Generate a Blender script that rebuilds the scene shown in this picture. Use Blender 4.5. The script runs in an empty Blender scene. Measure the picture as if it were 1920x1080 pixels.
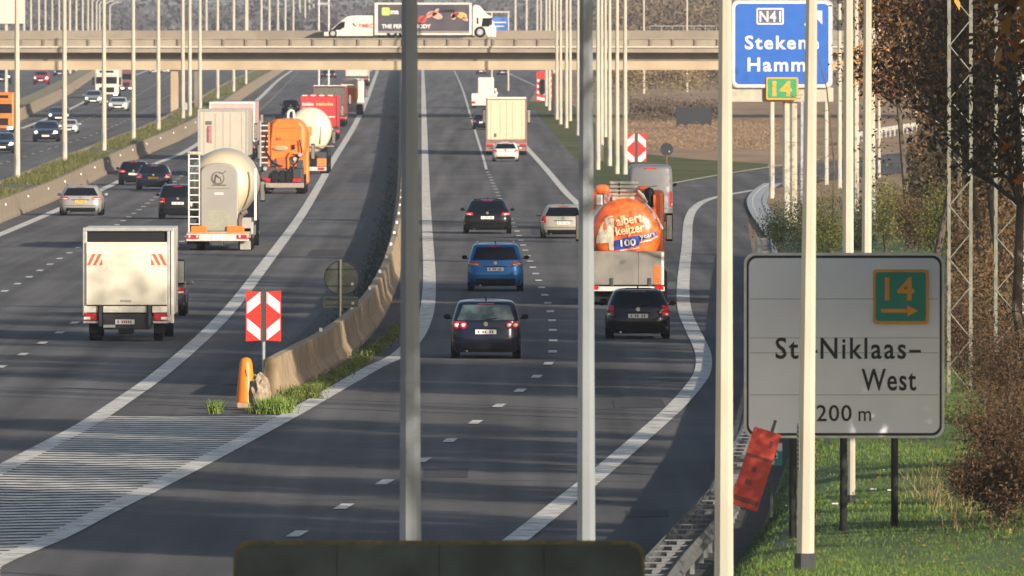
import bpy, bmesh, math, random
import numpy as np
from mathutils import Vector, Matrix
random.seed(7); rng = np.random.default_rng(11)
SC = bpy.context.scene
COL = SC.collection
R = math.radians

# ------------------------------------------------------------------ camera, sky, sun, exposure
F = 24200.0; CX = 960.0; HY = 73.0; H = 7.9          # focal length in px of a 1920 wide frame, horizon row, eye height
cam = bpy.data.cameras.new('camera'); camo = bpy.data.objects.new('camera', cam); COL.objects.link(camo)
camo.location = (0, 0, H)
camo.rotation_euler = (R(90) - math.atan((540 - HY) / F), 0, 0)
cam.sensor_width = 36; cam.lens = F / 1920 * 36
cam.clip_start = 1; cam.clip_end = 12000
cam.dof.use_dof = True; cam.dof.focus_distance = 290; cam.dof.aperture_fstop = cam.lens / 1000 / 0.042
SC.camera = camo
SUN_EL = 16.5
SUN_DIR = Vector((0.61, -0.79, 0)).normalized() * math.cos(R(SUN_EL)) + Vector((0, 0, math.sin(R(SUN_EL))))
w = bpy.data.worlds.new('World'); SC.world = w; w.use_nodes = True
nt = w.node_tree; nt.nodes.clear()
sky = nt.nodes.new('ShaderNodeTexSky'); sky.sky_type = 'NISHITA'; sky.sun_disc = False
sky.sun_elevation = R(SUN_EL); sky.sun_rotation = math.atan2(SUN_DIR.x, SUN_DIR.y)
sky.dust_density = 2.0; sky.air_density = 1.0
bg = nt.nodes.new('ShaderNodeBackground'); bg.inputs[1].default_value = 0.10
wo = nt.nodes.new('ShaderNodeOutputWorld')
nt.links.new(sky.outputs[0], bg.inputs[0]); nt.links.new(bg.outputs[0], wo.inputs[0])
sl = bpy.data.lights.new('sun', 'SUN'); sl.energy = 4.8; sl.angle = R(0.5); sl.color = (1.0, 0.89, 0.745)
so = bpy.data.objects.new('sun', sl); COL.objects.link(so)
so.rotation_euler = SUN_DIR.to_track_quat('Z', 'Y').to_euler(); so.location = (0, 0, 60)
SC.view_settings.view_transform = 'Standard'; SC.view_settings.look = 'None'
SC.view_settings.exposure = 0.60; SC.view_settings.gamma = 1; SC.view_settings.use_curve_mapping = False
SC.cycles.use_denoising = True
SC.cycles.max_bounces = 5; SC.cycles.volume_bounces = 0; SC.cycles.diffuse_bounces = 2
SC.cycles.caustics_reflective = False; SC.cycles.caustics_refractive = False

# ------------------------------------------------------------------ terrain profile and photo-to-ground
PD = [0, 650, 800, 900, 1000, 1100, 1300, 1500, 2000, 3000, 9000]
PZ = [0, 0, .3, .75, 1.35, 1.9, 2.4, 2.65, 2.85, 3.0, 3.2]
def gz(D): return float(np.interp(D, PD, PZ))
_D = np.concatenate([np.arange(60, 1600, 1.0), np.arange(1600, 9000, 10.0)])
_Y = HY + (H - np.interp(_D, PD, PZ)) * F / _D
def Dof(py, z=0.0):
    y = HY + (H - z - np.interp(_D, PD, PZ)) * F / _D
    return float(np.interp(-py, -y, _D))
def G(px, py, z=0.0):                # point at height z above the ground seen at this place of the photograph
    D = Dof(py, z); return Vector(((px - CX) * D / F, D, gz(D) + z))
def W(px, py, D): return Vector(((px - CX) * D / F, D, H - (py - HY) * D / F))

# ------------------------------------------------------------------ materials
MATS = {}
def mat(name, col, rough=.6, metal=0., var=.08, scale=8., bump=0., col2=None, lo=.4, hi=.6, spec=.5, coord='Object', emit=None, det=4., sc3=None, coat=0.):
    if name in MATS: return MATS[name]
    m = bpy.data.materials.new(name); m.use_nodes = True; MATS[name] = m
    n = m.node_tree.nodes; L = m.node_tree.links
    b = n['Principled BSDF']
    b.inputs['Roughness'].default_value = rough; b.inputs['Metallic'].default_value = metal
    b.inputs['Specular IOR Level'].default_value = spec
    b.inputs['Coat Weight'].default_value = coat
    tc = n.new('ShaderNodeTexCoord'); mp = n.new('ShaderNodeMapping')
    if sc3: mp.inputs['Scale'].default_value = sc3
    L.new(tc.outputs[coord], mp.inputs[0])
    no = n.new('ShaderNodeTexNoise'); no.inputs['Scale'].default_value = scale; no.inputs['Detail'].default_value = det
    L.new(mp.outputs[0], no.inputs['Vector'])
    cr = n.new('ShaderNodeValToRGB'); cr.color_ramp.elements[0].position = lo; cr.color_ramp.elements[1].position = hi
    c = col; c2 = col2 or tuple(min(1, x * (1 + var)) for x in c)
    c1 = c if col2 else tuple(x * (1 - var) for x in c)
    cr.color_ramp.elements[0].color = (*c1, 1); cr.color_ramp.elements[1].color = (*c2, 1)
    L.new(no.outputs[0], cr.inputs[0]); L.new(cr.outputs[0], b.inputs['Base Color'])
    if bump:
        bu = n.new('ShaderNodeBump'); bu.inputs['Strength'].default_value = bump; bu.inputs['Distance'].default_value = .02
        L.new(no.outputs[0], bu.inputs['Height']); L.new(bu.outputs[0], b.inputs['Normal'])
    if emit:
        b.inputs['Emission Color'].default_value = (*emit[:3], 1); b.inputs['Emission Strength'].default_value = emit[3]
    return m
def leafmat(name, cols, rough=.6, scale=.35):
    """foliage: colour differs per leaf and per clump"""
    if name in MATS: return MATS[name]
    m = bpy.data.materials.new(name); m.use_nodes = True; MATS[name] = m
    n = m.node_tree.nodes; L = m.node_tree.links; b = n['Principled BSDF']; b.inputs['Roughness'].default_value = rough
    b.inputs['Specular IOR Level'].default_value = .25
    ge = n.new('ShaderNodeNewGeometry'); cr = n.new('ShaderNodeValToRGB')
    tc = n.new('ShaderNodeTexCoord'); no = n.new('ShaderNodeTexNoise'); no.inputs['Scale'].default_value = scale
    L.new(tc.outputs['Object'], no.inputs['Vector'])
    mx = n.new('ShaderNodeMath'); mx.operation = 'MULTIPLY_ADD'; mx.inputs[1].default_value = .55
    sb = n.new('ShaderNodeMath'); sb.operation = 'MULTIPLY'; sb.inputs[1].default_value = .45
    L.new(no.outputs[0], sb.inputs[0])
    L.new(ge.outputs['Random Per Island'], mx.inputs[0]); L.new(sb.outputs[0], mx.inputs[2]); L.new(mx.outputs[0], cr.inputs[0])
    el = cr.color_ramp.elements
    for i, c in enumerate(cols):
        p = i / max(1, len(cols) - 1)
        e = el[0] if i == 0 else (el[-1] if i == len(cols) - 1 else el.new(p))
        e.position = p; e.color = (*c, 1)
    L.new(cr.outputs[0], b.inputs['Base Color'])
    return m
CREAM = lambda: mat('cream_post_paint', (.43, .395, .315), .45, .0, .07, 3, sc3=(1, 1, .3))
GALV = lambda: mat('galvanised_steel', (.42, .43, .44), .45, .6, .12, 6)
DKSTEEL = lambda: mat('dark_steel', (.05, .052, .055), .5, .3, .1, 6)
BLACK = lambda: mat('black_plastic', (.007, .007, .008), .6, 0, .1, 9, spec=.2)
RUBBER = lambda: mat('tyre_rubber', (.009, .009, .010), .9, 0, .2, 12, spec=.1)
GLASS = lambda: mat('dark_window_glass', (.004, .006, .009), .06, 0, .2, 1.5, spec=.35)
CHROME = lambda: mat('bright_metal', (.75, .75, .75), .2, 1, .04, 6)
REDL = lambda: mat('red_lamp_lens', (.45, .012, .015), .15, 0, .25, 10, spec=.8)
WHITEL = lambda: mat('clear_lamp_lens', (.75, .73, .70), .12, 0, .1, 12, spec=.8)
HEADL = lambda: mat('lit_headlamp', (.9, .9, .85), .2, 0, .05, 9, emit=(1, .96, .85, 2.2))
PLATEW = lambda: mat('white_number_plate', (.72, .72, .70), .4, 0, .05, 20)
PLATEY = lambda: mat('yellow_number_plate', (.75, .42, .05), .4, 0, .05, 20)
WHITEP = lambda: mat('white_vehicle_paint', (.60, .57, .51), .35, 0, .03, 2)

# ------------------------------------------------------------------ mesh helpers
def tag(o, label=None, cat=None, group=None, kind=None):
    if label: o['label'] = label
    if cat: o['category'] = cat
    if group: o['group'] = group
    if kind: o['kind'] = kind
    return o
def thing(name, label, cat, loc=(0, 0, 0), rz=0., group=None, sc=1.):
    o = bpy.data.objects.new(name, None); COL.objects.link(o); o.location = loc; o.rotation_euler = (0, 0, rz); o.scale = (sc,) * 3
    o.empty_display_size = .2
    return tag(o, label, cat, group)
def copy_tree(o, parent=None):
    c = o.copy(); COL.objects.link(c); c.parent = parent
    for ch in list(o.children): copy_tree(ch, c)
    return c
class MB:
    def __init__(s): s.v = []; s.f = []; s.m = []
    def add(s, vs, fs, mi=0):
        b = len(s.v); s.v += [tuple(v) for v in vs]; s.f += [tuple(b + i for i in f) for f in fs]; s.m += [mi] * len(fs); return s
    def box(s, x0, x1, y0, y1, z0, z1, mi=0):
        return s.add([(x0, y0, z0), (x1, y0, z0), (x1, y1, z0), (x0, y1, z0), (x0, y0, z1), (x1, y0, z1), (x1, y1, z1), (x0, y1, z1)],
                     [(0, 3, 2, 1), (4, 5, 6, 7), (0, 1, 5, 4), (1, 2, 6, 5), (2, 3, 7, 6), (3, 0, 4, 7)], mi)
    def tube(s, p, q, r0, r1=None, n=8, mi=0):
        r1 = r0 if r1 is None else r1
        p = Vector(p); q = Vector(q); d = (q - p).normalized() if (q - p).length > 1e-6 else Vector((0, 0, 1))
        a = Vector((0, 0, 1)) if abs(d.z) < .9 else Vector((0, 1, 0)); u = d.cross(a).normalized(); w_ = d.cross(u)
        vs = []
        for c, r in ((p, r0), (q, r1)):
            for i in range(n):
                t = 2 * math.pi * (i + .5) / n; vs.append(c + u * (r * math.cos(t)) + w_ * (r * math.sin(t)))
        fs = [(i, (i + 1) % n, n + (i + 1) % n, n + i) for i in range(n)] + [tuple(range(n))[::-1], tuple(range(n, 2 * n))]
        return s.add(vs, fs, mi)
    def path(s, pts, r, n=8, mi=0):
        rs = r if hasattr(r, '__len__') else [r] * len(pts)
        for i in range(len(pts) - 1): s.tube(pts[i], pts[i + 1], rs[i], rs[i + 1], n, mi)
        return s
    def prism(s, poly, y0, y1, mi=0):                 # poly of (x,z), extruded along y
        n = len(poly); vs = [(x, y0, z) for x, z in poly] + [(x, y1, z) for x, z in poly]
        return s.add(vs, [(i, (i + 1) % n, n + (i + 1) % n, n + i) for i in range(n)] + [tuple(range(n))[::-1], tuple(range(n, 2 * n))], mi)
    def prismx(s, poly, x0, x1, mi=0):                # poly of (y,z), extruded along x
        n = len(poly); vs = [(x0, y, z) for y, z in poly] + [(x1, y, z) for y, z in poly]
        return s.add(vs, [(i, (i + 1) % n, n + (i + 1) % n, n + i) for i in range(n)] + [tuple(range(n))[::-1], tuple(range(n, 2 * n))], mi)
    def lathe(s, prof, cx=0, cz=0, n=28, zs=1., shape=None, mi=0):   # prof (y, r), axis along y
        vs = []; k = len(prof)
        for y, r in prof:
            for i in range(n):
                t = 2 * math.pi * i / n; dx, dz = math.cos(t), math.sin(t)
                if shape: dx, dz = shape(dx, dz)
                vs.append((cx + r * dx, y, cz + r * dz * zs))
        fs = [(j * n + i, j * n + (i + 1) % n, (j + 1) * n + (i + 1) % n, (j + 1) * n + i) for j in range(k - 1) for i in range(n)]
        fs += [tuple(range(n))[::-1], tuple(range((k - 1) * n, k * n))]
        return s.add(vs, fs, mi)
    def grid(s, rows, mi=0):
        b = len(s.v); c = len(rows[0]); s.v += [tuple(p) for r in rows for p in r]
        for j in range(len(rows) - 1):
            for i in range(c - 1): s.f.append((b + j * c + i, b + j * c + i + 1, b + (j + 1) * c + i + 1, b + (j + 1) * c + i)); s.m.append(mi)
        return s
    def obj(s, name, mats, parent=None, smooth=False, bevel=0, label=None, loc=None):
        me = bpy.data.meshes.new(name); me.from_pydata(s.v, [], s.f)
        if not isinstance(mats, (list, tuple)): mats = [mats]
        for m in mats: me.materials.append(m)
        me.polygons.foreach_set('material_index', s.m)
        bm = bmesh.new(); bm.from_mesh(me); bmesh.ops.recalc_face_normals(bm, faces=bm.faces); bm.to_mesh(me); bm.free()
        if smooth:
            me.polygons.foreach_set('use_smooth', [True] * len(me.polygons))
            if smooth != 'all': me.set_sharp_from_angle(angle=R(38))
        o = bpy.data.objects.new(name, me); COL.objects.link(o); o.parent = parent
        if loc is not None: o.location = loc
        if bevel:
            md = o.modifiers.new('bevel', 'BEVEL'); md.width = bevel; md.segments = 2; md.limit_method = 'ANGLE'
        if label: o['label'] = label
        return o
def quads(name, V, mats, parent=None, mi=None):        # V (n,4,3)
    n = len(V); me = bpy.data.meshes.new(name); me.vertices.add(4 * n); me.vertices.foreach_set('co', np.asarray(V, dtype=np.float32).ravel())
    me.loops.add(4 * n); me.loops.foreach_set('vertex_index', np.arange(4 * n, dtype=np.int32))
    me.polygons.add(n); me.polygons.foreach_set('loop_start', np.arange(0, 4 * n, 4, dtype=np.int32))
    me.update(calc_edges=True)
    for m in (mats if isinstance(mats, list) else [mats]): me.materials.append(m)
    if mi is not None: me.polygons.foreach_set('material_index', mi)
    me.validate()
    o = bpy.data.objects.new(name, me); COL.objects.link(o); o.parent = parent
    return o
def leaves(centers, size, squash=1., up=None):
    """leaf shaped quads at the given centres"""
    n = len(centers); a = rng.normal(size=(n, 3)); a /= np.linalg.norm(a, axis=1)[:, None]
    b = rng.normal(size=(n, 3)); b -= (a * b).sum(1)[:, None] * a; b /= np.linalg.norm(b, axis=1)[:, None]
    s = size * rng.uniform(.6, 1.3, n)[:, None]; c = np.asarray(centers)
    return np.stack([c - a * s, c - b * s * .45 * squash, c + a * s, c + b * s * .45 * squash], 1)
def blades(base, h, wd, lean=.35):
    n = len(base); t = rng.uniform(0, 2 * math.pi, n); hh = h * rng.uniform(.5, 1.3, n)
    d = np.stack([np.cos(t), np.sin(t), np.zeros(n)], 1); l = rng.normal(size=(n, 3)) * lean; l[:, 2] = 1
    top = base + l * hh[:, None]; ww = wd * rng.uniform(.6, 1.3, n)[:, None]
    return np.stack([base - d * ww, base + d * ww, top + d * ww * .15, top - d * ww * .15], 1)
def text(s_, size, x, z, y, parent, m, sx=1., align='LEFT', rot=0., name='lettering', ext=.004, spacing=1., bold=0.):
    cu = bpy.data.curves.new('t', 'FONT'); cu.body = s_; cu.size = size; cu.extrude = ext; cu.align_x = align; cu.space_character = spacing; cu.offset = bold
    cu.resolution_u = 3
    o = bpy.data.objects.new('t', cu); COL.objects.link(o)
    dg = bpy.context.evaluated_depsgraph_get(); me = bpy.data.meshes.new_from_object(o.evaluated_get(dg)); bpy.data.objects.remove(o)
    M = Matrix.Translation((x, y, z)) @ Matrix.Rotation(R(90), 4, 'X') @ Matrix.Rotation(R(rot), 4, 'Z') @ Matrix.Diagonal((sx, 1, 1, 1))
    me.transform(M); me.materials.clear(); me.materials.append(m)
    t = bpy.data.objects.new(name, me); COL.objects.link(t); t.parent = parent
    return t
def textfit(s_, x0, x1, z0, z1, y, parent, m, rot=0., name='lettering', spacing=1., bold=.01, asc=None):
    """lettering whose ink spans x0..x1 and stands on z0 with capitals reaching z1"""
    o = text(s_, 1., 0, 0, 0, parent, m, name=name, spacing=spacing, bold=bold); me = o.data
    co = np.empty(len(me.vertices) * 3); me.vertices.foreach_get('co', co); co = co.reshape(-1, 3)
    a, b = co[:, 0].min(), co[:, 0].max(); cap = .715
    X_ = (co[:, 0] - a) / (b - a) * (x1 - x0); Z_ = co[:, 2] / cap * (z1 - z0); r = R(rot)
    co[:, 0] = x0 + X_ * math.cos(r) - Z_ * math.sin(r); co[:, 2] = z0 + X_ * math.sin(r) + Z_ * math.cos(r); co[:, 1] = y + co[:, 1]
    me.vertices.foreach_set('co', co.ravel()); me.update(); return o
def rrect(x0, x1, z0, z1, r, n=5):
    p = []
    for cx, cz, a0 in ((x1 - r, z1 - r, 0), (x0 + r, z1 - r, 90), (x0 + r, z0 + r, 180), (x1 - r, z0 + r, 270)):
        for i in range(n + 1):
            a = R(a0 + 90 * i / n); p.append((cx + r * math.cos(a), cz + r * math.sin(a)))
    return p
def crom(pts, step=4.0):
    """smooth curve through photo points"""
    P = [pts[0]] + list(pts) + [pts[-1]]; out = []
    for i in range(1, len(P) - 2):
        p0, p1, p2, p3 = [np.array(p[:2], float) for p in P[i - 1:i + 3]]
        n = max(1, int(np.hypot(*(p2 - p1)) / step))
        for k in range(n):
            t = k / n; out.append(.5 * ((2 * p1) + (-p0 + p2) * t + (2 * p0 - 5 * p1 + 4 * p2 - p3) * t * t + (-p0 + 3 * p1 - 3 * p2 + p3) * t ** 3))
    out.append(np.array(P[-1][:2], float)); return out
def ground_line(pts, z=0., step=4.): return [G(p[0], p[1], z) for p in crom(pts, step)]
def ribbon(line, width, z=.0):
    rows = []
    for i, p in enumerate(line):
        d = line[min(i + 1, len(line) - 1)] - line[max(i - 1, 0)]; d.z = 0; d.normalize(); n = Vector((d.y, -d.x, 0))
        rows.append([p - n * width / 2 + Vector((0, 0, z)), p + n * width / 2 + Vector((0, 0, z))])
    return rows
def resample(line, step):
    out = [line[0].copy()]; acc = 0
    for a, b in zip(line[:-1], line[1:]):
        d = (b - a).length; t = step - acc
        while t <= d: out.append(a.lerp(b, t / d)); t += step
        acc = (acc + d) % step
    return out
# ------------------------------------------------------------------ setting: ground, roads, markings
def asphalt_mat():
    m = mat('worn_asphalt', (.155, .148, .147), .9, 0, .10, .35, sc3=(1.0, .25, 1), det=8, coord='Object', spec=.06)
    n = m.node_tree.nodes; L = m.node_tree.links; b = n['Principled BSDF']
    cr = [x for x in n if x.type == 'VALTORGB'][0]
    tc = [x for x in n if x.type == 'TEX_COORD'][0]
    # fine aggregate and lengthwise wheel wear
    f = n.new('ShaderNodeTexNoise'); f.inputs['Scale'].default_value = 14; f.inputs['Detail'].default_value = 3
    L.new(tc.outputs['Object'], f.inputs['Vector'])
    mp = n.new('ShaderNodeMapping'); mp.inputs['Scale'].default_value = (1.1, .012, 1); L.new(tc.outputs['Object'], mp.inputs[0])
    wv = n.new('ShaderNodeTexNoise'); wv.inputs['Scale'].default_value = 1; wv.inputs['Detail'].default_value = 2; L.new(mp.outputs[0], wv.inputs['Vector'])
    a = n.new('ShaderNodeMath'); a.operation = 'MULTIPLY_ADD'; a.inputs[1].default_value = .5; a.inputs[2].default_value = .5; L.new(f.outputs[0], a.inputs[0])
    c = n.new('ShaderNodeMath'); c.operation = 'MULTIPLY_ADD'; c.inputs[1].default_value = 1.5; c.inputs[2].default_value = .25; L.new(wv.outputs[0], c.inputs[0])
    d = n.new('ShaderNodeMath'); d.operation = 'MULTIPLY'; L.new(a.outputs[0], d.inputs[0]); L.new(c.outputs[0], d.inputs[1])
    mm = n.new('ShaderNodeVectorMath'); mm.operation = 'SCALE'; L.new(cr.outputs[0], mm.inputs[0]); L.new(d.outputs[0], mm.inputs['Scale'])
    L.new(mm.outputs[0], b.inputs['Base Color'])
    return m
ASPH = asphalt_mat()
PAINT = mat('worn_road_paint', (.34, .32, .29), .7, 0, .1, 2.2, col2=(.66, .63, .57), lo=.35, hi=.55, det=8, spec=.1)
BROWNGRASS = mat('dry_brown_grass', (.21, .12, .06), .9, 0, .1, .12, col2=(.33, .21, .105), lo=.35, hi=.65, det=9, bump=.3, sc3=(1.6, .35, 1))
GREEN = mat('verge_grass', (.045, .085, .014), .9, 0, .1, .5, col2=(.11, .165, .026), lo=.35, hi=.65, det=9, bump=.4, sc3=(1.5, .5, 1))
DIRT = mat('concrete_dirt', (.20, .16, .12), .9, 0, .1, 1.2, col2=(.12, .09, .06), det=8)

DR = [-300, 0, 100, 150, 200, 250, 300, 350, 400, 450, 500, 550, 600, 650, 700, 750, 800, 850, 900, 950, 1000, 1050, 1100, 1200, 1300, 1400, 1500, 1750, 2000, 2500, 3000, 4000, 5000, 6500, 9000]
mb = MB(); mb.grid([[(x, D, gz(D) - .04) for x in (-4000, -1000, -300, -100, 0, 100, 300, 1000, 4000)] for D in DR])
mb.obj('ground', BROWNGRASS, smooth=True)['kind'] = 'structure'

def sheet(name, lf, rf, ys, z, m, cols=8):
    """ground surface between two edges read from the photograph"""
    rows = []
    for y in ys:
        a, b = np.interp(y, *lf), np.interp(y, *rf); p, q = G(a, y), G(b, y)
        rows.append([Vector((p.x + (q.x - p.x) * i / cols, p.y, gz(p.y) + z)) for i in range(cols + 1)])
    mb = MB(); mb.grid(rows); o = mb.obj(name, m, smooth='all'); o['kind'] = 'structure'; return o
def xy(*pts): p = sorted((b, a) for a, b in pts); return [q[0] for q in p], [q[1] for q in p]
ys = list(np.arange(1300, 352, -12)) + list(np.arange(352, 112, -3))
main_r = xy((1000, 1300), (1180, 1120), (1240, 1080), (1300, 1000), (1345, 930), (1392, 830), (1408, 700), (1412, 560), (1412, 480), (1402, 420), (1410, 380), (1418, 356), (1400, 352), (1112, 348), (1106, 340), (1080, 300), (1048, 262), (1020, 230), (990, 192), (1000, 178), (1012, 150), (1014, 112))
sheet('road', xy((-700, 1300), (-700, 100)), main_r, ys, 0.0, ASPH, 10)
ys2 = list(np.arange(358, 284, -2.5))
sheet('slip_road', xy((1100, 420), (1100, 352), (1248, 349), (1345, 332), (1440, 316), (1700, 285)), xy((1410, 420), (1430, 356), (1500, 344), (1600, 332), (1780, 316), (1900, 300), (1960, 284)), ys2, .012, ASPH)
# green gore between motorway and slip road
sheet('verge', xy((1110, 350), (1080, 302), (1048, 263), (1020, 231), (991, 193), (990, 188)), xy((1250, 350), (1345, 333), (1440, 317), (1440, 306), (1300, 298), (1180, 285), (1150, 262), (1120, 235), (1085, 205), (1060, 188)), list(np.arange(349, 188, -3)), -.012, mat('gore_grass', (.055, .075, .022), .9, 0, .1, .12, col2=(.12, .115, .04), lo=.35, hi=.65, det=9, spec=.1))

# planted medians with concrete sides
def marking(name, line_px, width, z=.016):
    mb = MB(); mb.grid(ribbon(ground_line(line_px), width, z)); o = mb.obj(name, PAINT); o['kind'] = 'structure'; return o
L_main = [(-40, 905), (0, 882), (100, 830), (165, 795), (230, 752), (300, 702), (380, 633), (440, 570), (500, 492), (560, 411), (600, 345), (622, 305), (660, 244), (684, 195), (704, 143), (708, 132)]
marking('lane_edge_line', L_main, .42)
marking('lane_edge_line', [(-40, 1075), (0, 1052), (100, 1010), (200, 958), (300, 908), (400, 856), (500, 803), (560, 770), (640, 724), (700, 690), (745, 668), (775, 640), (792, 610), (802, 575), (805, 520), (802, 450), (799, 380), (797, 300), (795, 220), (793, 140), (792, 128)], .42)
marking('lane_edge_line', [(930, 1040), (975, 1008), (1060, 940), (1120, 892), (1220, 806), (1268, 762), (1303, 722), (1318, 695), (1318, 662), (1300, 622), (1286, 590), (1281, 560), (1282, 520), (1288, 460), (1291, 415), (1305, 388), (1340, 371), (1425, 355)], .40)
marking('lane_edge_line', [(962, 248), (985, 275), (1020, 313), (1060, 360), (1085, 385), (1110, 420)], .36)
marking('lane_edge_line', [(1180, 358), (1250, 346), (1345, 329), (1440, 314), (1560, 296)], .25, .022)
marking('lane_edge_line', [(-80, 470), (0, 440), (110, 393), (220, 342), (290, 308), (350, 283), (420, 235), (480, 190), (520, 152), (548, 132)], .42)
marking('lane_edge_line', [(40, 241), (90, 222), (130, 205), (160, 190), (205, 167), (250, 143), (285, 129)], .35)
marking('lane_edge_line', [(852, 133), (868, 170), (886, 230), (905, 292), (912, 318)], .16)
marking('lane_edge_line', [(955, 138), (980, 150), (1004, 161)], .25)
def dashes(name, line_px, period, length, width, off=0.):
    line = resample(ground_line(line_px), .5); mb = MB(); i = int(off * 2); P = int(period * 2); Ln = int(length * 2)
    while i + Ln < len(line):
        mb.grid(ribbon(line[i:i + Ln + 1], width, .017)); i += P
    o = mb.obj(name, PAINT); o['kind'] = 'structure'
dashes('lane_dashes', [(548, 1008), (643, 952), (720, 906), (797, 861), (857, 817), (922, 771), (965, 741), (997, 715), (1022, 691), (1035, 667), (1037, 627), (1033, 589), (1024, 560), (1007, 520), (985, 470), (965, 425), (945, 390), (928, 352), (912, 318)], 12., 2.6, .22)
dashes('lane_dashes', [(-60, 722), (29, 673), (67, 651), (104, 629), (135, 609), (240, 535), (341, 453), (420, 380), (480, 315), (530, 250), (575, 190), (612, 150), (625, 132)], 12., 2.6, .22, 3)
dashes('lane_dashes', [(-50, 578), (20, 540), (66, 513), (105, 489), (145, 466), (230, 415), (297, 366), (370, 305), (440, 248), (500, 195), (540, 155), (560, 135)], 12., 2.6, .22)
dashes('lane_dashes', [(0, 308), (48, 293), (110, 274), (184, 249), (260, 214), (330, 170), (370, 140)], 12., 2.6, .2)
dashes('lane_dashes', [(120, 243), (165, 223), (210, 203), (250, 183), (300, 154), (335, 132)], 12., 2.6, .2)
# hatched nose: stripes lie across, in a shallow chevron
lefte = xy(*L_main); righte = xy((0, 1052), (100, 1010), (200, 958), (300, 908), (400, 856), (500, 803), (548, 777))
mb = MB(); D = Dof(781)
while D > 182:
    for k in range(1):
        y = HY + H * F / D; y2 = HY + H * F / (D - .80)
        xl = np.interp(min(y, 905), *lefte); xr = np.interp(y, *righte)
        if y > 905: xl = -60 - (y - 905) * 2
        p, q = (xl - CX) * D / F, (xr - CX) * D / F
        if q - p > .3:
            mid = p + (q - p) * .42; c = -.55
            mb.add([(p, D, .012), (mid, D + c, .012), (q, D + .35, .012), (q, D - .45, .012), (mid, D - .80 + c, .012), (p, D - .80, .012)], [(0, 5, 4, 1), (1, 4, 3, 2)])
    D -= 1.30
o = mb.obj('road_hatching', PAINT); o['kind'] = 'structure'
# cross joints and a few sealed cracks in the asphalt
mb = MB()
for D, x0, x1, s in ((262, -4.6, 4.6, .3), (240.5, -3, 3, .35), (231, -6, 4, .5), (221, -4, 2.6, .2), (345, -8.5, 1, .3), (310, -9, -4, .2), (420, -3, 6, .4), (300, -1.5, 5, .15), (560, -4, 5, .3)):
    mb.grid([[(x0 + (x1 - x0) * t, D + s * math.sin(t * 5) - s * t + dz, gz(D) + .010) for t in np.linspace(0, 1, 14)] for dz in (-.05, .05)])
o = mb.obj('road_joints', mat('bitumen_seal', (.03, .03, .032), .7)); o['kind'] = 'structure'

# grass bank to the right of the guard rail
RD = [100, 120, 150, 179, 208, 246, 305, 392, 470, 520]; RX = [-1.4, -.6, .6, 1.85, 3.25, 4.5, 5.95, 7.5, 8.9, 9.6]
def railx(D): return float(np.interp(D, RD, RX))
prof = [(.75, -.03), (.95, .18), (1.3, .42), (1.9, .6), (2.8, .68), (4.2, .75), (6, .95), (8, 1.4), (11, 2.1), (16, 2.7), (30, 3), (60, 3)]
def bankz(x, D):
    k = 1.0 if D < 430 else max(0, (520 - D) / 90.)
    return float(np.interp(x - railx(D), [p[0] for p in prof], [p[1] for p in prof])) * k + .05 * math.sin(D * .21 + x * .8) * (x - railx(D) > 1.5) * k
mb = MB(); mb.grid([[(railx(D) + p[0], D, bankz(railx(D) + p[0], D)) for p in prof] for D in np.arange(100, 522, 4.)])
mb.obj('grass_bank', GREEN, smooth='all')['kind'] = 'structure'
n = 120000; Dn = 150 + 130 * rng.random(n) ** 1.15; off = .9 + 7 * rng.random(n)
base = np.array([(railx(d) + o_, d, bankz(railx(d) + o_, d) - .01) for d, o_ in zip(Dn, off)])
GRASSL = leafmat('grass_blades', [(.045, .08, .012), (.08, .14, .018), (.12, .19, .028), (.20, .20, .06)], scale=.6)
quads('grass', blades(base, .055, .0065), GRASSL)['kind'] = 'stuff'
rl_ = [Vector((railx(D) + .30, D, 0)) for D in np.arange(120, 470, 3.)]
mb = MB(); mb.grid(ribbon(rl_, 1.1, .02)); mb.obj('rail_verge', mat('dark_rail_verge', (.03, .03, .026), .95, 0, .1, 3, col2=(.07, .06, .045), det=8))['kind'] = 'structure'
# concrete gutter beside the slip road
line = ground_line([(1470, 478), (1462, 450), (1440, 420), (1424, 395), (1420, 375), (1432, 358), (1450, 346)], 0)
mb = MB(); rr = []
for r in ribbon(line, 1.0, .03):
    a, b = r; rr.append([a, a.lerp(b, .25) - Vector((0, 0, .0)), a.lerp(b, .3) - Vector((0, 0, .025)), a.lerp(b, .7) - Vector((0, 0, .025)), a.lerp(b, .75), b])
mb.grid([[p + Vector((0, 0, .05)) for p in r] for r in rr]); mb.obj('concrete_gutter', mat('pale_concrete', (.36, .36, .36), .8, 0, .1, 2))['kind'] = 'structure'

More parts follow.
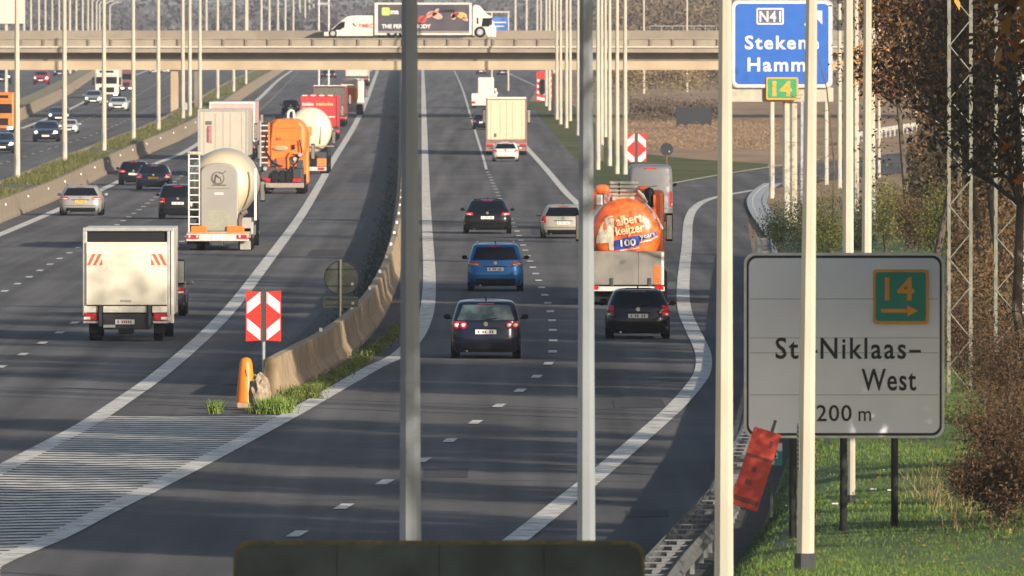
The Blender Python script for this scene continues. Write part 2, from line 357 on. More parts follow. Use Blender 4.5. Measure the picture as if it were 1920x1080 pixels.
# ------------------------------------------------------------------ concrete barriers
CONC = mat('weathered_concrete', (.25, .175, .10), .85, 0, .1, 2.2, col2=(.36, .265, .165), lo=.35, hi=.6, det=9, bump=.3)
CONCD = mat('stained_concrete', (.23, .18, .125), .85, 0, .1, 1.6, col2=(.14, .11, .08), lo=.45, hi=.7, det=9, bump=.3)
SEG = {}
def jersey(h, L, key=0):
    pr = [(-.33, 0), (-.33, .10), (-.20, .30), (-.115, h - .02), (-.09, h), (.09, h), (.115, h - .02), (.20, .30), (.33, .10), (.33, 0)]
    mb = MB(); mb.prism(pr, .05, L - .05); return mb
def barrier(name, label, line, h, Lseg, m, maxseg=290, side=0.):
    t = thing(name, label, 'barrier', line[0], 0)
    pts = resample(line, Lseg); o0 = None; n = 0
    for i in range(min(len(pts) - 1, maxseg)):
        a, b = pts[i], pts[i + 1]; d = b - a
        if o0 is None: o = o0 = jersey(h, d.length).obj('barrier_segment', m, t, bevel=0)
        else: o = o0.copy(); COL.objects.link(o); o.parent = t
        o.location = a - line[0]
        o.rotation_euler = (math.asin(max(-1, min(1, d.z / d.length))), 0, math.atan2(-d.x, d.y))
        if n % 2: o.location.x += .012 * math.sin(i * 7.)
        n += 1
    return t
cb = [(508, 745), (545, 722), (590, 697), (632, 668), (668, 634), (700, 592), (722, 545), (736, 500), (749, 440), (755, 380), (757, 320), (757, 260), (756, 200), (754, 150), (753, 128)]
bar = barrier('concrete_barrier', 'weathered concrete barrier dividing the two carriageways behind the orange cone', ground_line(cb), .86, 6.0, [CONC])
gl_ = [p + Vector((-.95, 0, 0)) for p in ground_line(cb[1:])]
mb = MB(); mb.grid(ribbon(gl_, 1.25, .014)); mb.obj('gutter_dirt_shade', mat('shaded_gutter_dirt', (.028, .032, .028), .95, 0, .1, 2.5, col2=(.06, .058, .045), det=9))['kind'] = 'structure'  # dark verge soil, with the shadow beside the barrier put into its colour
q_ = []
for k_ in range(7000):
    p_ = gl_[random.randrange(len(gl_))]; q_.append((p_.x + .3 + random.gauss(0, .22), p_.y + random.uniform(-3, 3), p_.z))
quads('gutter_weeds', blades(np.array(q_), .10, .02, .5), leafmat('dark_gutter_weeds', [(.02, .03, .012), (.05, .06, .02), (.09, .08, .04)], scale=1.))['kind'] = 'stuff'
# old repair patches in the asphalt
PT = mat('newer_asphalt_patch', (.075, .073, .075), .9, 0, .12, 3, spec=.06)
for i_, (x_, D_, w_, l_) in enumerate(((-4.2, 330, .9, 9), (2.2, 276, 1.1, 7), (-1.6, 232, .8, 5), (.8, 520, 1.6, 24), (-7.5, 470, 1.2, 14), (4.2, 420, 1.2, 18), (-9, 700, 1.6, 40), (1.9, 213, .7, 3))):
    o = MB().grid([[(x_, D_, gz(D_) + .006), (x_ + w_, D_ + .3, gz(D_) + .006)], [(x_, D_ + l_, gz(D_ + l_) + .006), (x_ + w_, D_ + l_ + .3, gz(D_ + l_) + .006)]]).obj('asphalt_patch', PT); o['kind'] = 'structure'
# small reflector studs on it
WR = lambda: mat('white_reflector', (.75, .75, .72), .3)
def studs(t, line, step, z, dx, n_=60):
    o0 = None
    for p in resample(line, step)[1:n_]:
        o = MB().box(-.04, .04, -.06, .06, 0, .09).obj('reflector', WR(), t) if o0 is None else o0.copy()
        if o0 is None: o0 = o
        else: COL.objects.link(o); o.parent = t
        o.location = p - line[0] + Vector((dx, 0, z))
studs(bar, ground_line(cb), 26., .86, -.02, 20)
lb = [(-90, 452), (0, 413), (100, 372), (200, 322), (270, 289), (340, 258), (400, 222), (460, 178), (520, 138), (535, 128)]
lline = ground_line(lb)
barrier('concrete_barrier', 'tan concrete barrier along the planted median left of the traffic driving away', lline, .92, 6.0, [CONCD])
studs(bpy.data.objects['concrete_barrier.001'], lline, 30., .62, .17, 20)
back = [p + Vector((-2.5, 0, 0)) for p in lline]
barrier('concrete_barrier', 'far concrete barrier of the planted median beside the oncoming lanes', back, .92, 6.0, [CONCD])
mb = MB(); mb.grid([[p + Vector((-2.35 + 2.2 * t, 0, .80 + .09 * math.sin(p.y * .3 + t * 5) * (0 < t < 1))) for t in (0, .25, .5, .75, 1)] for p in lline])
mb.obj('planted_median', mat('median_soil', (.13, .105, .05), .95, 0, .1, .6, col2=(.075, .09, .028), det=8), smooth='all')['kind'] = 'structure'
bs = []
for k in range(26000):
    p = lline[0].lerp(lline[1], 0); i = random.randrange(len(lline) - 1); p = lline[i].lerp(lline[i + 1], random.random())
    if math.sin(p.y * .11) + math.sin(p.y * .037 + 1) < random.uniform(-1.6, .6): continue
    bs.append((p.x - 2.3 + 2.1 * random.random(), p.y, p.z + .78))
quads('median_weeds', blades(np.array(bs), .26, .03, .5), leafmat('median_weed_leaves', [(.035, .05, .012), (.075, .085, .02), (.12, .115, .03), (.15, .11, .05)], scale=.08))['kind'] = 'stuff'
# second median, between the oncoming carriageways
lb2 = [(-60, 258), (28, 228), (60, 211), (100, 191), (130, 173), (165, 149), (190, 129)]
l2 = ground_line(lb2)
barrier('concrete_barrier', 'tan concrete barrier of the narrow median between the oncoming carriageways at far left', l2, .9, 6.0, [CONCD])
mb = MB(); mb.grid([[p + Vector((-1.9 + 1.75 * t, 0, .78)) for t in (0, .5, 1)] for p in l2]); mb.obj('narrow_median', mat('dry_median', (.24, .19, .10), .95, 0, .1, .6, col2=(.16, .15, .06)), smooth='all')['kind'] = 'structure'

# ------------------------------------------------------------------ bridge
DB = Dof(222) ; 
BC = mat('bridge_concrete', (.215, .18, .14), .85, 0, .1, .5, col2=(.29, .25, .195), lo=.35, hi=.65, det=8, sc3=(1, 1, .4))
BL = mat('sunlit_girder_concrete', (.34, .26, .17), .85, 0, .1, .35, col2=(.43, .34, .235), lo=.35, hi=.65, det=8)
BD = mat('dark_bridge_concrete', (.16, .135, .11), .9, 0, .12, .5, det=8)  # darker copy; shadow of the recess under the deck edge put into the colour
def zb(py, d=0): return W(0, py, DB + d).z
br = thing('road_bridge', 'long concrete road bridge crossing over the whole motorway', 'bridge', (0, DB, 0))
X0, X1 = -52, 60
def bx(name, y0, y1, p0, p1, m, x0=X0, x1=X1): return MB().box(x0, x1, y0, y1, zb(p1), zb(p0)).obj(name, m, br)
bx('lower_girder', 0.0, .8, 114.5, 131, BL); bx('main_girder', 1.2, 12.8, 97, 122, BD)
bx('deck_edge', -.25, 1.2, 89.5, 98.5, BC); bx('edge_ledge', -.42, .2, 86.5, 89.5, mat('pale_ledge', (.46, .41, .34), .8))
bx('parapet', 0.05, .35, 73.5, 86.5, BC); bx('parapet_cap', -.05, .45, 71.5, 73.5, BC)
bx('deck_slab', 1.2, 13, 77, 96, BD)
bx('rear_parapet', 12.6, 13.0, 57, 77, mat('rear_parapet_concrete', (.22, .185, .145), .9, 0, .1, .4, det=8))
pst = None
for i in range(-24, 28):
    if pst is None: pst = p_ = MB().box(-.09, .09, -.09, .05, zb(86.5), zb(73.5)).obj('parapet_post', BD, br)
    else: p_ = pst.copy(); COL.objects.link(p_); p_.parent = br
    p_.location.x = i * 1.8 + .3
for i, (a, b) in enumerate(((320, 334), (364, 374), (757, 782), (1716, 1740))):
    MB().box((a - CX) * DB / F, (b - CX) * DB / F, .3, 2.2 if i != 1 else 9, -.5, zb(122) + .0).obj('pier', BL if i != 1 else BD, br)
mb = MB()
for px in range(1222, 1352, 21): mb.tube(((px - CX) * DB / F, 12.8, zb(57)), ((px - CX) * DB / F, 12.8, zb(48)), .03, n=5)
mb.tube(((1222 - CX) * DB / F, 12.8, zb(48.5)), ((1346 - CX) * DB / F, 12.8, zb(48.5)), .035, n=5)
mb.obj('handrail', GALV(), br)

# ------------------------------------------------------------------ far background
HILL = mat('distant_wooded_ground', (.06, .052, .04), .95, 0, .2, .02)
mb = MB(); xs = np.linspace(-700, 700, 90)
mb.grid([[(x, D, 2.5 + hgt * (.8 + .2 * math.sin(x * .021) + .12 * math.sin(x * .083 + D))) for x in xs] for D, hgt in ((3900, 0), (4050, 17), (4300, 21), (4800, 22), (6000, 22))])
mb.obj('distant_ridge', HILL, smooth='all')['kind'] = 'structure'
def wood(name, n, D0, D1, x0, x1, ht, size, m, clump=40, lo=0.):
    cs = []; per = max(1, n // clump)
    for c in range(clump):
        D = random.uniform(D0, D1); x = random.uniform(x0(D), x1(D)); h = ht * random.uniform(.65, 1.1)
        q = rng.normal(size=(per, 3)) * np.array([h * .22, h * .22, h * .24]); q[:, 2] = np.abs(q[:, 2] * 1.0 + h * .5 - 0) 
        q += np.array([x, D, gz(D) + lo]); cs.append(q)
    o = quads(name, leaves(np.concatenate(cs), size), m); o['kind'] = 'stuff'; return o
fx = lambda px: (lambda D: (px - CX) * D / F)
FARL = leafmat('distant_bare_wood', [(.055, .05, .055), (.075, .068, .072), (.10, .085, .085)], scale=.03)  # mauve-grey palette puts some of the far haze into the leaf colours
wood('distant_wood', 30000, 3000, 3700, fx(-150), fx(2050), 19, 1.0, FARL, 150)
wood('distant_wood', 9000, 2500, 2900, fx(520), fx(800), 12, .8, FARL, 16)
BROWNL = leafmat('brown_wood_leaves', [(.05, .042, .032), (.11, .085, .06), (.17, .125, .075), (.12, .11, .07)], scale=.06)
wood('brown_wood', 60000, 1450, 1750, fx(1165), fx(2000), 17, .30, BROWNL, 60)
wood('roadside_bushes', 16000, 1250, 1500, fx(1120), fx(1360), 4, .17, leafmat('bush_leaves_far', [(.12, .08, .04), (.2, .14, .07), (.10, .10, .05)], scale=.1), 26)
# ------------------------------------------------------------------ lamp posts
def lamp_post(height=13., arm=0, dia=.29, top=.12, loc=(0, 0, 0), label='', lean=0., group='pale lamp posts along the motorway', door=True, mt=None):
    t = thing('lamp_post', label, 'lamp post', loc, 0, group)
    mt = mt or CREAM()
    mb = MB(); hs = height - (1.2 if arm else 0)
    n = 9; pts = [(lean * height * (i / n) ** 1.3, 0, hs * i / n) for i in range(n + 1)]; rs = [dia / 2 + (top / 2 - dia / 2) * i / n for i in range(n + 1)]
    mb.path(pts, rs, 8); mb.obj('mast', mt, t)
    if door:
        MB().box(-.055, .055, -dia / 2 - .004, -dia / 2 + .06, .55, 1.15).obj('service_door', GALV(), t)
    if arm:
        mb = MB(); P = []
        for i in range(9):
            a = i / 8 * math.pi / 2; P.append((lean * height + arm * 2.0 * (1 - math.cos(a)), 0, hs + 1.2 * math.sin(a)))
        mb.path(P, [top / 2 - .01 * i / 2 for i in range(9)], 7); mb.obj('arm', mt, t)
        e = P[-1]; MB().box(min(e[0], e[0] + arm * .75), max(e[0], e[0] + arm * .75), -.14, .14, e[2] - .09, e[2] + .06).obj('lamp_head', GALV(), t, bevel=.03)
    return t
ORD = ['first', 'second', 'third', 'fourth', 'fifth', 'sixth', 'seventh', 'eighth', 'ninth', 'tenth', 'eleventh', 'twelfth']
# planted median row, bases seen on the soil
medp = [(32, 335), (121, 302), (195, 282), (250, 262), (297, 245), (408, 186), (438, 172), (461, 158)]
for i, (px, py) in enumerate(medp):
    lamp_post(14, 1, .33 if i == 0 else .32, .2, G(px, py, .85), f'{ORD[i]} tall cream lamp post from the left edge, on the planted median', group='lamp posts on the planted median')
for px, py, l in ((343, 226, 'cream lamp post right of the left bridge pier with a small box on its mast'), (356, 224, 'cream lamp post between the two bridge piers at left'), (375, 212, 'cream lamp post right of the dark bridge pier at left')):
    t = lamp_post(14, 1, .34, .22, G(px, py, .6), l, group='lamp posts on the planted median')
    if px == 343: MB().box(.14, .34, -.12, .12, .8, 1.35).obj('cabinet', GALV(), t)
# right hand verge row
rv = [(1024, 199), (1030, 207), (1038, 216), (1044, 224), (1051, 233), (1062, 240), (1069, 227), (1084, 254), (1121, 318), (1128, 302), (1135, 257), (1143, 311), (1157, 326), (1172, 327)]
for i, (px, py) in enumerate(rv):
    s = ['green strip left of the broad grey mast', 'verge right of the broad grey mast'][px > 1100]; k = i if i < 8 else i - 8
    lamp_post(14, -1 if px in (1084, 1121) else 1, .30, .17, G(px, py), f'{ORD[k]} cream post from the left on the {s}', group='lamp posts on the right verge')
for px, py, l in ((1207, 176, 'cream post standing beyond the bridge above the chevron board'), (1288, 172, 'faint post beyond the bridge above the dark billboard back')):
    lamp_post(16, 1, .26, .15, G(px, py), l, group='posts beyond the bridge')
# posts seen above the bridge, their feet hidden by it
farg = 'rows of pale posts beyond the bridge'
pr = None
def far_row(pxs, Ds, arm, hgt, label):
    pr = None
    for k_, (px, D) in enumerate(zip(pxs, Ds)):
        if pr is None: pr = o = lamp_post(hgt, arm, .5, .32, (0, 0, 0), label, group=farg, door=False)
        else: o = copy_tree(pr)
        o.location = ((px - CX) * D / F, D, gz(D)); o['label'] = ORD[k_] + ' from left of the ' + label
far_row([45, 58, 73, 85, 98, 111], range(2100, 2700, 100), 1, 19, 'thin pale posts above the bridge beside the big board back')
far_row([131, 143, 155, 165, 173, 181, 187, 196, 206], range(1900, 3000, 120), 1, 13, 'far lamp posts with arms curving right above the bridge')
far_row([387, 407, 439, 464], range(2150, 2550, 100), 1, 19, 'four spaced thin posts above the bridge at left centre')
far_row([490, 505, 521, 535, 550, 562, 572, 580, 588, 597], range(2100, 3100, 100), 0, 22, 'evenly spaced posts just left of the white van')
far_row([966, 987, 1007, 1014], range(2100, 2700, 150), -1, 19, 'pale posts above the bridge right of the delivery truck')
# big masts close to the camera
def near_mast(px, D, zb_, dia, top, h, label, lean=0, mt=None, base=True):
    t = thing('lamp_post', label, 'lamp post', ((px - CX) * D / F, D, zb_))
    n = 12; pts = [(lean * i / n, 0, h * i / n) for i in range(n + 1)]; rs = [(dia + (top - dia) * i / n) / 2 for i in range(n + 1)]
    MB().path(pts, rs, 8).obj('mast', mt or CREAM(), t)
    if base: MB().tube((0, 0, -.1), (0, 0, .22), dia * .62, dia * .6, 8).obj('foot', DKSTEEL(), t)
    for k in range(3):
        z = h * .3 + k * .35; pass
    P = [(lean + 2.2 * (1 - math.cos(a)), 0, h + 1.3 * math.sin(a)) for a in np.linspace(0, math.pi / 2, 8)]
    MB().path(P, top / 2 * .9, 8).obj('arm', mt or CREAM(), t)
    MB().box(lean + 2.1, lean + 2.9, -.15, .15, h + 1.2, h + 1.36).obj('lamp_head', GALV(), t, bevel=.04)
    return t
SHADEP = mat('shaded_post_paint', (.22, .245, .265), .45, 0, .07, 2, sc3=(1, 1, .3))  # darker, cooler copy of the cream post paint; shade put into its colour
near_mast(770, 140, -.1, .282, .13, 13, 'broad shaded grey mast left of the picture centre, rising behind the dark sign back', -.02, SHADEP)
near_mast(1099, 158, -.1, .262, .12, 13, 'shaded grey mast right of centre, standing behind the right end of the dark sign back', .0, SHADEP)
near_mast(1357, 172, -.1, .285, .13, 13, 'bright cream mast left of the blue direction sign, its foot below the picture', .03)
def mast_tag(t, z0, n_, dia):
    x_ = -dia * .40; y_ = -dia * .34; q = MB().box(-.022, .022, -.004, .0, 0, n_ * .062 + .02).obj('number_strip', mat('strip_grey', (.30, .29, .27), .6), t); q.matrix_local = Matrix.Translation((x_, y_, z0)) @ Matrix.Rotation(R(-45), 4, 'Z')
    for i in range(n_):
        d = MB().box(-.013, .013, -.007, -.004, i * .062 + .015, i * .062 + .015 + (.035 if i % 3 else .028)).obj('stamped_digit', DKSTEEL(), q)
t = near_mast(1510, 176, bankz((1510 - CX) * 176 / F, 176), .262, .10, 13, 'bright cream mast in front of the white exit sign, standing on the grass', .14)
mast_tag(t, 1.35, 10, .24)
near_mast(1590, 262, .5, .27, .14, 14, 'cream mast rising behind the white exit sign, left of the pair there', .01)
near_mast(1624, 268, .5, .24, .13, 14, 'cream mast rising behind the white exit sign, right of the pair there', .05)
p = G(1597, 938, .75); near_mast(1597, p.y, bankz(p.x, p.y), .13, .11, 1.7, 'short cream post on the grass below the white exit sign', 0)if False else None
mid = [(1447, 372, .30, 'cream post furthest left under the blue sign'), (1549, 347, .27, 'speckled cream post below the right end of the blue sign beam'), (1574, 353, .27, 'grey cream post with dark bands right of the blue sign'), (1605, 398, .30, 'cream post with its foot in the shrubs between the two masts'), (1636, 412, .27, 'cream post half hidden by the right mast above the exit sign'), (1648, 333, .20, 'thin grey post right of the masts behind the exit sign')]
for px, py, d, l in mid:
    t = lamp_post(15, 1, d, d * .6, G(px, py, .1), l, group='posts beside the slip road')
    if px == 1574:
        for z in (8.2, 9.6): MB().tube((0, 0, z), (0, 0, z + .55), d * .48, d * .47, 8).obj('band', DKSTEEL(), t)

# ------------------------------------------------------------------ signs
SW = mat('white_sign_sheet', (.80, .81, .85), .5, 0, .04, .7, det=6); SFR = mat('sign_frame_metal', (.62, .62, .60), .35, .3, .08, 5)
SBK = mat('sign_black', (.012, .012, .014), .6); SBL = mat('sign_blue', (.012, .10, .42), .5, 0, .04, 2); SWH = mat('sign_white', (.62, .62, .60), .5, 0, .03, 3)
SGR = mat('sign_green', (.005, .25, .17), .5, 0, .05, 2); SOR = mat('sign_orange', (.85, .32, .02), .5, 0, .05, 4)
def plate(pts, y0, y1, name, m, parent, bevel=0): return MB().prism(pts, y0, y1).obj(name, m, parent, bevel=bevel)
# white exit sign
D = 190.; s = F / D; xo = 1582; zo = H - (960 - HY) / s; X = lambda p: (p - xo) / s; Z = lambda p: H - (p - HY) / s
es = thing('exit_sign', 'large white exit sign reading St-Niklaas-West 200 m with a green 14 panel', 'road sign', ((xo - CX) / s, D, 0))
plate(rrect(X(1395), X(1771), Z(822), Z(474), .16), 0, .05, 'frame', SFR, es, .008)
plate(rrect(X(1400), X(1766), Z(817), Z(479), .14), -.004, .0, 'black_border', SBK, es)
def slab(z1, z0, first=False): return MB().box(X(1405), X(1761), -.012, -.004, Z(z1), Z(z0))
plate(rrect(X(1404), X(1762), Z(812), Z(484), .12), -.010, -.004, 'face', SW, es)
for yy in (633, 661, 740, 560): MB().box(X(1407), X(1759), -.0125, -.010, Z(yy + .9), Z(yy)).obj('panel_joint', mat('joint_grey', (.22, .22, .23), .6), es)
kw = dict(sx=.74, spacing=1.16)
for s_, a, b in (('St.', 1454, 1510), ('Niklaas', 1538.5, 1699)): textfit(s_, X(a), X(b), Z(672), Z(632), -.013, es, SBK, spacing=1.16, bold=.014)
for a, b in ((1519, 1532.5), (1705, 1727)): MB().box(X(a), X(b), -.017, -.009, Z(661), Z(656)).obj('hyphen', SBK, es)
textfit('West', X(1615.5), X(1718), Z(731.5), Z(690.5), -.013, es, SBK, spacing=1.1, bold=.014)
textfit('200', X(1531), X(1597), Z(789.5), Z(758.5), -.013, es, SBK, spacing=1.08, bold=.008); textfit('m', X(1610), X(1633.5), Z(789.5), Z(760), -.013, es, SBK, bold=.004)
plate(rrect(X(1637), X(1741), Z(607), Z(505), .05), -.05, -.02, 'number_panel_border', SOR, es)
plate(rrect(X(1641.5), X(1736), Z(602), Z(510), .04), -.054, -.05, 'number_panel', SGR, es)
textfit('14', X(1659), X(1714), Z(562), Z(519), -.057, es, SOR, spacing=1.1, bold=.02)
MB().box(X(1652), X(1702), -.060, -.056, Z(586), Z(579)).add([(X(1701), -.060, Z(593)), (X(1722), -.060, Z(582.5)), (X(1701), -.060, Z(572)), (X(1701), -.056, Z(593)), (X(1722), -.056, Z(582.5)), (X(1701), -.056, Z(572))], [(0, 1, 2), (3, 5, 4), (0, 3, 4, 1), (1, 4, 5, 2), (2, 5, 3, 0)]).obj('arrow', SOR, es)
for px in (1487, 1582, 1678):
    x = X(px) + es.location.x
    MB().tube((X(px), .10, bankz(x, D) - .3), (X(px), .10, Z(500)), .055, n=12).obj('post', DKSTEEL(), es, smooth='all')
for zz in (520, 640, 780): MB().box(X(1420), X(1745), .05, .09, Z(zz + 4), Z(zz - 4)).obj('cross_rail', GALV(), es)
# cream short post under the sign
x = (1597 - CX) * 200 / F; gzv = bankz(x, 200)
t = thing('marker_post', 'short cream post on the grass seen below the white exit sign', 'post', (x, 200, gzv - .05))
MB().tube((0, 0, 0), (0, 0, .2), .075, .07, 8).obj('foot', DKSTEEL(), t); MB().path([(0, 0, .2), (0, 0, 1.6)], [.062, .058], 8).obj('mast', CREAM(), t)
# blue gantry sign
D = 540.; s = F / D; xo = 1474; X = lambda p: (p - xo) / s; Z = lambda p: H - (p - HY) / s
bs_ = thing('direction_sign', 'blue direction sign reading N41 Stekene Hamm on a cream gantry beam', 'road sign', ((xo - CX) / s, D, 0))
plate(rrect(X(1372), X(1561), Z(165), Z(0), .25), -.45, -.38, 'back_plate', GALV(), bs_)
plate(rrect(X(1373), X(1558), Z(163), Z(2), .25), -.456, -.45, 'white_border', SWH, bs_)
plate(rrect(X(1378), X(1553), Z(158), Z(7), .20), -.462, -.456, 'blue_face', SBL, bs_)
plate(rrect(X(1418), X(1469), Z(46), Z(15), .06), -.468, -.462, 'road_number_border', SWH, bs_)
plate(rrect(X(1421), X(1466), Z(43), Z(18), .05), -.473, -.468, 'road_number_face', mat('road_number_red', (.10, .085, .14), .5), bs_)
textfit('N41', X(1423.5), X(1464), Z(40.5), Z(20.5), -.480, bs_, SWH, spacing=1.06, bold=.02)
textfit('Stekene', X(1396), X(1535), Z(91.5), Z(66.5), -.470, bs_, SWH, spacing=1.19, bold=.024)
textfit('Hamm', X(1401), X(1510), Z(133), Z(107.5), -.470, bs_, SWH, spacing=1.17, bold=.024)
MB().prism([(X(1515), Z(20)), (X(1541), Z(20)), (X(1541), Z(46)), (X(1532), Z(36)), (X(1514), Z(53)), (X(1507), Z(46)), (X(1524), Z(29))], -.470, -.463).obj('arrow', SWH, bs_)
plate(rrect(X(1436), X(1496), Z(187), Z(145), .08), -.52, -.49, 'green_panel_border', SOR, bs_)
plate(rrect(X(1438.5), X(1493.5), Z(184.5), Z(147.5), .07), -.525, -.52, 'green_panel', mat('sign_light_green', (.03, .27, .11), .5), bs_)
textfit('14', X(1448), X(1484), Z(179), Z(152), -.53, bs_, mat('faded_orange', (.75, .32, .05), .5), bold=.03)
MB().box(X(1366), X(1562), -.3, .25, Z(191), Z(164)).obj('beam', CREAM(), bs_, bevel=.02)
for px in (1474, 1488):
    MB().path([(X(px), .0, -.1), (X(px), .0, Z(180))], [.17, .15], 8).obj('column', CREAM(), bs_)
t = thing('gantry_post', 'thin grey round post directly left of the mast below the blue sign', 'post', G(1503, 380, 0)); MB().tube((0, 0, 0), (0, 0, 5), .12, .1, 8).obj('mast', GALV(), t)
# dark sign back at the bottom edge
D = 126.; s = F / D; xo = 823; X = lambda p: (p - xo) / s; Z = lambda p: H - (p - HY) / s
ds = thing('sign_back', 'back of a large dark sign with a dull yellow rim along the bottom edge', 'road sign', ((xo - CX) / s, D, 0))
DKG = mat('dark_painted_sheet', (.040, .058, .060), .6, 0, .3, 1.6, det=8, spec=.2)
plate(rrect(X(437), X(1209), -.0 + .9, Z(1014), .17), 0, .05, 'rim', mat('lichen_yellow_rim', (.11, .085, .02), .7, 0, .1, 6, col2=(.05, .045, .02)), ds, .006)
xs_ = [443, 632, 823, 1020, 1203]
for a, b in zip(xs_[:-1], xs_[1:]):
    if a == 443: pts = [(X(a), .95), (X(b) - .004, .95), (X(b) - .004, Z(1021)), (X(a) + .13, Z(1021)), (X(a) + .04, Z(1021) - .04), (X(a), Z(1021) - .13)]
    elif b == 1203: pts = [(X(a) + .004, .95), (X(b), .95), (X(b), Z(1021) - .13), (X(b) - .04, Z(1021) - .04), (X(b) - .13, Z(1021)), (X(a) + .004, Z(1021))]
    else: pts = [(X(a) + .004, .95), (X(b) - .004, .95), (X(b) - .004, Z(1021)), (X(a) + .004, Z(1021))]
    plate(pts, -.02, 0, 'panel', DKG, ds)
for px in (560, 1090): MB().box(X(px) - .05, X(px) + .05, .06, .16, -.1, Z(1030)).obj('post', DKSTEEL(), ds)
# chevron boards
RED = mat('sign_red', (.50, .018, .012), .5, 0, .04, 4)
def chevron(x0, x1, y0, y1, D, label, zf=None, postpx=None, ledge=.0, gap=.14):
    s = F / D; xo = (x0 + x1) / 2; X = lambda p: (p - xo) / s; Z = lambda p: H - (p - HY) / s
    z0 = gz(D) if zf is None else zf
    t = thing('chevron_board', label, 'road sign', ((xo - CX) / s, D, 0))
    MB().tube((0, .06, z0 - .1), (0, .06, Z(y0) - .05), .04, n=8).obj('post', GALV(), t)
    h = Z(y0) - Z(y1); wd = X(x1); g = wd * gap
    for sd in (-1, 1):
        P = lambda u, v: (sd * (g + (wd - g) * u), Z(y1) + h * v)
        fix = lambda q: q if sd > 0 else q[::-1]
        a = [P(0, .02), P(1, 0), P(1, 1), P(0, .98)]; plate(fix(a), -.02, .0, 'board', RED, t)
        plate(fix([P(.05, .98), P(.93, .77), P(.93, .54), P(.05, .755)][:4]), -.026, -.02, 'white_stripe', SWH, t)
        plate(fix([P(.05, .02), P(.93, .23), P(.93, .46), P(.05, .245)]), -.026, -.02, 'white_stripe', SWH, t)
    MB().box(-g, g, -.01, .0, Z(y1), Z(y0)).obj('spine', DKSTEEL(), t)
    return t
# stripes run from the top inner corner down to the outer middle, leaving a red diamond in the centre
Dn = 286.
chevron(461, 527, 545, 640, Dn, 'red and white chevron board above the end of the concrete barrier beside the orange cone', zf=.0)
chevron(1174, 1212, 249, 310, 800., 'red and white chevron board on the green gore beyond the grey van')
# round sign with plate below, seen from behind, on the barrier
D = 335.; s = F / D; xo = 639; X = lambda p: (p - xo) / s; Z = lambda p: H - (p - HY) / s
t = thing('speed_sign', 'back of a round sign with a small plate below on a post by the barrier', 'road sign', ((xo - CX) / s, D, 0))
MB().tube((0, 0, .3), (0, 0, Z(487)), .035, n=8).obj('post', CHROME(), t)
OLV = mat('dull_olive_sheet', (.12, .13, .10), .6, 0, .1, 3)
MB().lathe([(.05, .44), (.07, .44)], X(641), Z(521), 32, zs=.95).obj('disc', OLV, t); 
for r0, r1 in ((.44, .47),):
    mb = MB(); mb.grid([[(X(641) + r * math.cos(a), y, Z(521) + .95 * r * math.sin(a)) for r, y in ((r0, .03), (r1, .03), (r1, .09))] for a in np.linspace(0, 2 * math.pi, 40)]); mb.obj('rim', DKSTEEL(), t)
plate(rrect(X(606), X(672), Z(577), Z(556), .03), .05, .07, 'lower_plate', OLV, t, .004)
for zz in (505, 536, 561, 572): MB().box(X(610), X(668), .03, .05, Z(zz + 1), Z(zz - 1)).obj('bracket', DKSTEEL(), t)
for a, b in ((658, 530), (659, 566)): MB().box(X(a), X(a + 5), .028, .05, Z(b + 5), Z(b)).obj('sticker', SWH, t)
# orange plastic cone on its concrete foot
p = G(461, 765); s = F / p.y
t = thing('traffic_cone', 'tall orange plastic cone with handwriting on a concrete block at the barrier end', 'traffic cone', p)
OP = mat('orange_plastic', (.80, .20, .015), .45, 0, .05, 3)
pf = [(0, .19), (.35, .165), (.7, .14), (1.0, .115), (1.1, .09), (1.14, .03)]
pf = [(z * .86 * .98, r) for z, r in pf]
pf = [(z, r * 1.18) for z, r in pf]
mb = MB(); vs = [[(r * math.cos(a) * .98, r * math.sin(a), z + .12) for a in np.linspace(0, 2 * math.pi, 25)] for z, r in pf]; mb.grid(vs); mb.obj('cone', OP, t, smooth='all')
MB().lathe([(-.1, .001), (-.1, .001)], 0, 0).obj if False else None
mb = MB(); mb.box(-.2, .24, -.2, .2, 0, .12); mb.obj('foot', CONC, t, bevel=.03)
for z, wv in ((.72, .0), (.6, .01), (.5, -.01), (.62, .02)): MB().box(-.012 + wv, .012 + wv, -.165 - .02 * (.7 - z), -.14, z, z + .11).obj('handwriting', mat('marker_ink', (.10, .03, .01), .7), t)
for x_ in (-.055, .0, .05): MB().path([(x_ - .02, -.162, .43), (x_ + .018, -.165, .41), (x_ - .01, -.167, .36), (x_ + .02, -.168, .345)], .006, 4).obj('handwriting', MATS['marker_ink'], t)
# broken concrete rubble at barrier end
t = thing('concrete_block', 'broken concrete end block between the orange cone and the barrier', 'concrete block', G(487, 770))
bm = bmesh.new(); bmesh.ops.create_icosphere(bm, subdivisions=3, radius=1)
for v in bm.verts: v.co = Vector((v.co.x * .24, v.co.y * .5, .36 + v.co.z * .42)) * (1 + .09 * math.sin(v.co.x * 9 + v.co.z * 7) * math.cos(v.co.y * 8)); v.co.z = max(0, v.co.z)
me = bpy.data.meshes.new('rubble'); bm.to_mesh(me); me.materials.append(mat('crumbling_concrete', (.36, .28, .19), .95, 0, .1, 9, bump=.8, col2=(.22, .17, .12))); o = bpy.data.objects.new('rubble', me); COL.objects.link(o); o.parent = t
